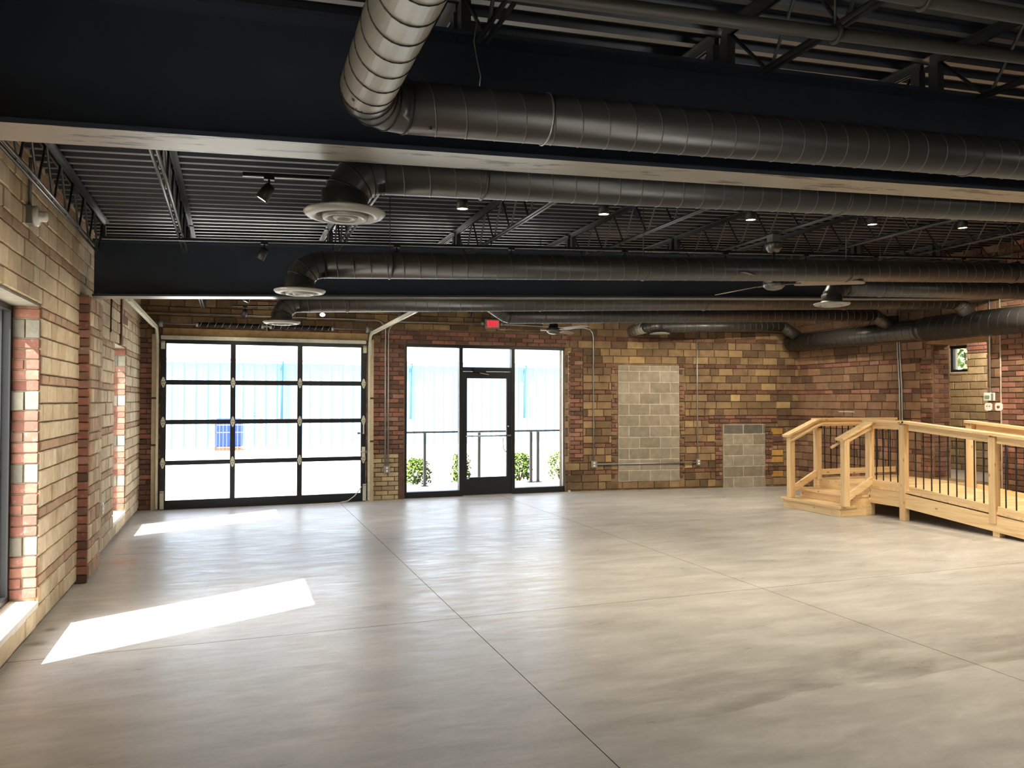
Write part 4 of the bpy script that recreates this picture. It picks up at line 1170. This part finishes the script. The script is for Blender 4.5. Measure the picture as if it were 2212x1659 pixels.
# right wall fittings
xw_ = XR - 0.03
conduit('left one of twin pale conduits on the right brick wall', [(xw_, 9.755, 3.7), (xw_, 9.755, 2.5), (xw_, 9.72, 1.8), (xw_, 9.71, 0.46)], 0.012)
conduit('right one of twin pale conduits on the right brick wall', [(xw_, 9.71, 3.7), (xw_, 9.71, 2.5), (xw_, 9.675, 1.8), (xw_, 9.665, 0.46)], 0.012)
conduit('pale conduit dropping to the thermostat beside the doorway', [(xw_, 8.115, 3.7), (xw_, 8.12, 1.74)], 0.012)
root = thing('thermostat', 'white thermostat with a green display below a conduit beside the doorway', 'thermostat', (XR, 8.135, 1.62))
MB().box((XR - 0.045, 8.055, 1.625), (XR - 0.01, 8.215, 1.74)).build('body', 'white_plastic', root, bevel=0.008)
MB().box((XR - 0.049, 8.12, 1.65), (XR - 0.045, 8.195, 1.70)).build('display', 'screen_green', root)
MB().box((XR - 0.049, 8.062, 1.635), (XR - 0.045, 8.095, 1.73)).build('side_cover', 'box_grey', root)
def octa(label, y, z, cap=None):
    root = thing('wall_plate', label, 'wall plate', (XR, y, z))
    s = 0.055; c = 0.02
    MB().prism([(-s, -s + c), (-s + c, -s), (s - c, -s), (s, -s + c), (s, s - c), (s - c, s), (-s + c, s), (-s, s - c)], (XR - 0.012, y, z), (0, -1, 0), (0, 0, 1), (-0.012, 0, 0)).build('plate', 'white_plastic', root)
    if cap: MB().lathe([(0.0001, -0.014), (0.018, -0.012), (0.02, 0.0)], (XR - 0.024, y, z), 16, 'x').build('button', 'red_cap', root)
    else:
        for dy in (-0.02, 0.02): MB().box((XR - 0.03, y + dy - 0.008, z), (XR - 0.024, y + dy + 0.008, z + 0.015)).build('slot', 'box_grey', root)
octa('white octagonal wall plate with two slots under the thermostat', 8.16, 1.54)
octa('white octagonal wall plate with a reddish button under the thermostat', 8.0, 1.54, True)
tag(box('wall_bracket', (XR - 0.02, 10.72, 1.425), (XR - 0.006, 11.08, 1.435), 'white_plastic'), 'thin pale metal strip on the right brick wall behind the stairs', 'bracket')
# annex window
winA = struct(bpy.data.objects.new('window_6', None)); col.objects.link(winA); winA.location = (12.1, 10.24, 2.13)
f = MB(); xa, xb = 12.14, 12.20; y0, y1, z0_, z1_ = WA[0], WA[1], WA[2], WA[3]; t = 0.05
f.box((xa, y0, z0_), (xb, y0 + t, z1_)).box((xa, y1 - t, z0_), (xb, y1, z1_)).box((xa, y0 + t, z1_ - t), (xb, y1 - t, z1_)).box((xa, y0 + t, z0_), (xb, y1 - t, z0_ + t))
f.build('window_frame', 'frame_black', winA)
MB().add([(12.17, y0 + t, z0_ + t), (12.17, y1 - t, z0_ + t), (12.17, y1 - t, z1_ - t), (12.17, y0 + t, z1_ - t)], [(0, 1, 2, 3)]).build('pane', 'glass', winA)
MB().box((11.985, y0 - 0.02, z0_ - 0.02), (12.14, y1 + 0.02, z0_)).build('window_sill', 'sill_white', winA)
al = thing('ceiling_light', 'round white ceiling light inside the small room beyond the doorway', 'ceiling light', (11.3, 9.0, 2.99))  # lamp added out of view to light the wall beyond the doorway
MB().lathe([(0.12, 0.0), (0.12, -0.03), (0.10, -0.045)], (11.3, 9.0, 3.0), 28).build('housing', 'white_plastic', al)
MB().lathe([(0.10, -0.045), (0.06, -0.06), (0.0001, -0.064)], (11.3, 9.0, 3.0), 28).build('glow_dome', 'lamp_glow', al)
ld = bpy.data.lights.new('lamp_light', 'POINT'); ld.energy = 45; ld.shadow_soft_size = 0.06; ld.color = (1.0, 0.9, 0.75)
lo = bpy.data.objects.new('lamp_light', ld); col.objects.link(lo); lo.parent = al; lo.location = (0, 0, -0.16)
# unseen front wall window behind the camera, added to let in fill light
for k, (a, b, c, d) in enumerate(FO):
    w_ = struct(bpy.data.objects.new('window_%d' % (7 + k), None)); col.objects.link(w_); w_.location = ((a + b) / 2, YF - 0.2, c)
    n = 3
    for i in range(n + 1):
        x = a + (b - a) * i / n
        MB().box((max(a, x - 0.03), YF - 0.25, c), (min(b, x + 0.03), YF - 0.17, d)).build('mullion', 'frame_black', w_)
    for z in (c, d - 0.06): MB().box((a, YF - 0.25, z), (b, YF - 0.17, z + 0.06)).build('rail', 'frame_black', w_)
    MB().add([(a, YF - 0.21, c), (b, YF - 0.21, c), (b, YF - 0.21, d), (a, YF - 0.21, d)], [(0, 1, 2, 3)]).build('pane', 'glass', w_)

# ------------------------------------------------------------------ wooden stairs, landing and ramp
LZ = 0.42
ramp_root = thing('wooden_ramp', 'new pine stairs, landing and ramp with black balusters before the doorway', 'ramp', (9.0, 8.3, 0))
P9 = 0.089
def wbox(n, a, b, ax, bev=0.003): return box(n, a, b, 'pine_' + ax, ramp_root, bevel=bev)
def wbar(n, p, q, w, h, ax): return MB().bar(p, q, w, h).build(n, 'pine_' + ax, ramp_root, bevel=0.003)
def rz(y): return LZ - max(0.0, 8.15 - y) * 0.083          # ramp surface
# steps
wbox('riser', (8.00, 8.71, 0.0), (8.038, 9.88, 0.112), 'y'); wbox('step_side', (8.038, 8.71, 0.0), (8.58, 8.748, 0.112), 'x'); wbox('step_side', (8.038, 9.842, 0.0), (8.58, 9.88, 0.112), 'x')
wbox('tread', (7.965, 8.69, 0.112), (8.30, 9.90, 0.15), 'y'); wbox('tread', (8.30, 8.712, 0.113), (8.58, 9.878, 0.149), 'y')
wbox('riser', (8.28, 8.75, 0.15), (8.318, 9.84, 0.25), 'y'); wbox('step_side', (8.318, 8.75, 0.15), (8.58, 8.788, 0.25), 'x')
wbox('tread', (8.245, 8.74, 0.25), (8.58, 9.85, 0.288), 'y')
wbox('riser', (8.56, 8.74, 0.20), (8.598, 9.84, LZ - 0.038), 'y')
# landing boards and ramp boards
y = 8.15
k = 0
while y < 9.86:
    wbox('deck_board', (8.57, y, LZ - 0.038), (XR - 0.02, min(y + 0.136, 9.87), LZ), 'x', 0.002); y += 0.14
y = 8.15
while y > 3.6:
    MB().bar((8.58, y - 0.07, rz(y - 0.07) - 0.019), (9.78, y - 0.07, rz(y - 0.07) - 0.019), 0.136, 0.036, up=(0, -0.083, 1)).build('deck_board', 'pine_x', ramp_root); y -= 0.14
# fascias
wbox('fascia', (8.575, 8.19, 0.175), (8.613, 8.80, LZ - 0.04), 'y')
wbox('fascia', (8.613, 9.84, 0.1), (XR - 0.02, 9.878, LZ - 0.04), 'x')
for x in (8.594, 9.766):
    wbar('fascia', (x, 8.16, rz(8.16) - 0.15), (x, 3.6, rz(3.6) - 0.15), 0.038, 0.19, 'y')
# posts
POST = [(8.06, 8.66, 0.15, 1.095), (8.06, 9.78, 0.15, 1.095), (8.62, 8.78, 0.0, 1.30), (8.62, 9.84, 0.0, 1.30), (8.60, 8.16, 0.0, 1.30), (8.60, 6.83, 0.16, 1.19), (8.60, 5.5, 0.06, 1.08), (8.60, 4.2, 0.0, 0.97),
        (9.76, 8.10, 0.0, 1.30), (9.76, 6.83, 0.16, 1.19), (9.76, 5.5, 0.06, 1.08)]
for (x, y, za, zb) in POST: wbox('post', (x - P9 / 2, y - P9 / 2, za), (x + P9 / 2, y + P9 / 2, zb), 'z', 0.005)
for (x, y) in ((8.64, 6.81), (8.64, 5.5)): wbox('post_foot', (x - 0.045, y - 0.045, 0.0), (x + 0.045, y + 0.045, rz(y) - 0.06), 'z')
# stair rails: sloped caps, lower rails, round handrails
for y in (8.66, 9.78):
    wbar('rail_cap', (7.96, y, 1.085), (8.60, y + (0.06 if y < 9 else 0.03), 1.335), 0.14, 0.036, 'x')
    wbar('sub_rail', (8.10, y, 1.085), (8.58, y + 0.05, 1.27), 0.038, 0.085, 'x')
    wbar('lower_rail', (8.09, y, 0.27), (8.59, y + 0.05, 0.50), 0.038, 0.10, 'x')
hr = lambda pts: MB().tube(pts, 0.020, 14).build('handrail', 'pine_x', ramp_root)
hr([(7.98, 9.70, 1.00), (8.50, 9.70, 1.235), (8.60, 9.70, 1.262), (10.0, 9.72, 1.262)])
hr([(7.90, 8.745, 0.97), (8.10, 8.75, 1.06), (8.50, 8.83, 1.235)])
for x, y in ((8.1, 9.74), (8.6, 9.76), (8.5, 8.80)): MB().box((x - 0.012, y - 0.035, 1.03 if x < 8.3 else 1.20), (x + 0.012, y + 0.035, 1.06 if x < 8.3 else 1.25)).build('rail_bracket', 'fixture_black', ramp_root)
# level rails of the landing
wbar('rail_cap', (8.56, 9.84, 1.335), (XR - 0.02, 9.84, 1.335), 0.14, 0.036, 'x')
wbox('sub_rail', (8.66, 9.82, 1.23), (XR - 0.02, 9.858, 1.317), 'x'); wbox('lower_rail', (8.66, 9.82, 0.47), (XR - 0.02, 9.858, 0.557), 'x')
wbar('rail_cap', (8.60, 8.84, 1.335), (8.60, 8.10, 1.335), 0.14, 0.036, 'y')
wbox('sub_rail', (8.58, 8.205, 1.23), (8.618, 8.735, 1.317), 'y'); wbox('lower_rail', (8.58, 8.205, 0.42), (8.618, 8.735, 0.507), 'y')
# rails of the ramp, both sides
rail_z = lambda y, h: rz(y) + h
for x in (8.60, 9.76):
    yA = 8.13
    wbar('rail_cap', (x, yA + (0.0 if x < 9 else 0.02), rail_z(yA, 0.915)), (x, 4.12, rail_z(4.12, 0.915)), 0.14, 0.036, 'y')
    ys_ = [8.11, 6.83, 5.5, 4.2] if x < 9 else [8.05, 6.83, 5.5, 4.2]
    for i in range(3):
        a, b = ys_[i] - 0.05, ys_[i + 1] + 0.045
        wbar('sub_rail', (x, a, rail_z(a, 0.853)), (x, b, rail_z(b, 0.853)), 0.038, 0.087, 'y')
        wbar('lower_rail', (x, a, rail_z(a, 0.018)), (x, b, rail_z(b, 0.018)), 0.038, 0.085, 'y')
        n = 9
        for j in range(n):
            y = a + (b - a) * (j + 0.75) / (n + 0.5)
            MB().tube([(x, y, rail_z(y, 0.05)), (x, y, rail_z(y, 0.82))], 0.0085, 10).build('baluster', 'rod_black', ramp_root)
for j in range(4):
    y = 8.64 - j * 0.125
    MB().tube([(8.60, y, 0.5), (8.60, y, 1.24)], 0.0085, 10).build('baluster', 'rod_black', ramp_root)
for j in range(12):
    x = 8.76 + j * 0.117
    MB().tube([(x, 9.84, 0.55), (x, 9.84, 1.24)], 0.0085, 10).build('baluster', 'rod_black', ramp_root)

# ------------------------------------------------------------------ outside
def corrugated(x0, x1, y, za, zb, pitch=0.305, d=0.09):
    m = MB(); pts = []; x = x0
    while x < x1:
        pts += [(x, y), (x + pitch * 0.62, y), (x + pitch * 0.72, y - d), (x + pitch * 0.90, y - d)]; x += pitch
    n = len(pts)
    return m.add([(p[0], p[1], za) for p in pts] + [(p[0], p[1], zb) for p in pts], [(i, i + 1, n + i + 1, n + i) for i in range(n - 1)])
root = thing('metal_building', 'long white corrugated metal building with an eave across the yard', 'building', (6, 32, -0.1))
corrugated(-24, 36, 30.3, -0.1, 3.0, 0.40, 0.04).build('siding', 'metal_siding', root)
MB().box((-24, 30.5, -0.1), (36, 45, 3.0)).build('wall_core', 'metal_siding', root)
MB().prism([(30.02, 3.06), (30.02, 3.18), (38, 4.9), (45.5, 3.4), (45.5, 3.0), (30.3, 3.0)], (-24.5, 0, 0), (0, 1, 0), (0, 0, 1), (61, 0, 0)).build('roof', 'metal_roof', root)
MB().box((-24.5, 29.96, 3.06), (36.5, 30.02, 3.14)).build('gutter', 'siding_trim', root)
for x in (-6.6, 1.75, 6.62, 11.4, 16.3):
    d_ = MB().tube([(x, 29.97, 3.05), (x, 30.0, 2.95), (x, 30.14, 2.85), (x, 30.17, 2.6), (x, 30.17, 0.9)], 0.05, 8).build('downspout', 'downspout_blue', root)

root = thing('yard_fence', 'thin metal fence with barbed wire in front of a blue tank', 'fence', (0.2, 28, -0.1))
for x in (-0.60, 0.95): MB().box((x - 0.07, 27.95, -0.1), (x + 0.07, 28.05, 1.40)).build('fence_post', 'rail_grey', root)
for z in (0.05, 0.55, 0.80): MB().bar((-0.6, 28, z), (0.95, 28, z), 0.03, 0.03).build('fence_rail', 'rail_grey', root)
for i in range(13):
    x = -0.5 + i * 0.115
    MB().bar((x, 28, -0.05), (x, 28, 0.9), 0.02, 0.02, up=(1, 0, 0)).build('picket', 'rail_grey', root)
for z in (1.1, 1.2): MB().tube([(-0.6, 28, z), (0.95, 28, z)], 0.008, 5).build('barbed_wire', 'rail_grey', root)
root = thing('storage_tank', 'blue plastic storage tank behind the yard fence', 'tank', (0.0, 29.0, -0.1))
MB().box((-0.55, 28.6, 0.0), (0.35, 29.3, 1.0)).build('tank_body', 'bin_blue', root, bevel=0.08)
MB().box((-0.55, 28.6, -0.1), (0.35, 29.3, 0.0)).build('pallet', 'old_wood', root)

root = thing('entrance_railing', 'thin grey metal railing on the walkway outside the glass door', 'railing', (4.6, 14.6, -0.01))
MB().bar((2.2, 14.6, 1.02), (7.5, 14.6, 1.02), 0.035, 0.035).build('top_rail', 'rail_grey', root)
for x in (3.48, 4.57, 5.66, 5.81, 6.9): 
    MB().box((x - 0.025, 14.575, -0.01), (x + 0.025, 14.625, 1.0)).build('post', 'rail_grey', root)
    MB().box((x - 0.06, 14.54, -0.01), (x + 0.06, 14.66, 0.0)).build('base_plate', 'rail_grey', root)

def shrub(x, y, rx, h, label, group=None, n=900, mat='leaf_green', leaf=0.05, zb=-0.10, trunk=0.0):
    root = thing('shrub' if trunk == 0 else 'tree', label, 'shrub' if trunk == 0 else 'tree', (x, y, zb), group)
    rnd = random.Random(int(x * 100) + 5); m = MB()
    for i in range(n):
        t = rnd.random() ** 0.8; a = rnd.uniform(0, 2 * math.pi); rr = rx * math.sqrt(max(0.05, 1 - (t * 1.05 - 0.25) ** 2)) * rnd.uniform(0.45, 1.0)
        c = Vector((x + rr * math.cos(a), y + rr * math.sin(a), zb + trunk + 0.04 + t * h))
        d = Vector((rnd.uniform(-1, 1), rnd.uniform(-1, 1), rnd.uniform(-0.5, 0.8))).normalized(); s = d.orthogonal().normalized() * leaf * 0.5; l = leaf * rnd.uniform(0.8, 1.5)
        up_ = d.cross(s).normalized() * leaf * 0.15
        m.add([c, c + d * l * 0.5 + s + up_, c + d * l, c + d * l * 0.5 - s + up_], [(0, 1, 2, 3)])
    o = m.build('foliage', mat, root); o['kind'] = 'stuff'
    for k in range(5):
        a = k * 1.256
        MB().tube([(x, y, zb), (x + rx * 0.3 * math.cos(a), y + rx * 0.3 * math.sin(a), zb + trunk + h * 0.45), (x + rx * 0.55 * math.cos(a), y + rx * 0.55 * math.sin(a), zb + trunk + h * 0.75)], [0.012 + trunk * 0.05, 0.009 + trunk * 0.02, 0.004], 6).build('stem', 'bark', root)
    return root
shrub(3.50, 15.35, 0.28, 0.50, 'rounded green shrub beyond the left railing post outside')
shrub(4.42, 15.35, 0.20, 0.58, 'narrow green shrub behind the glass door frame outside', n=600)
shrub(5.70, 15.35, 0.25, 0.56, 'green shrub beyond the paired railing posts outside')
shrub(6.62, 15.35, 0.28, 0.56, 'sparse yellow-green shrub beside the right end of the railing', n=420)
shrub(17.5, 14.6, 1.6, 3.0, 'leafy green tree seen through the small window of the next room', n=2600, mat='leaf_tree', leaf=0.16, trunk=1.2)
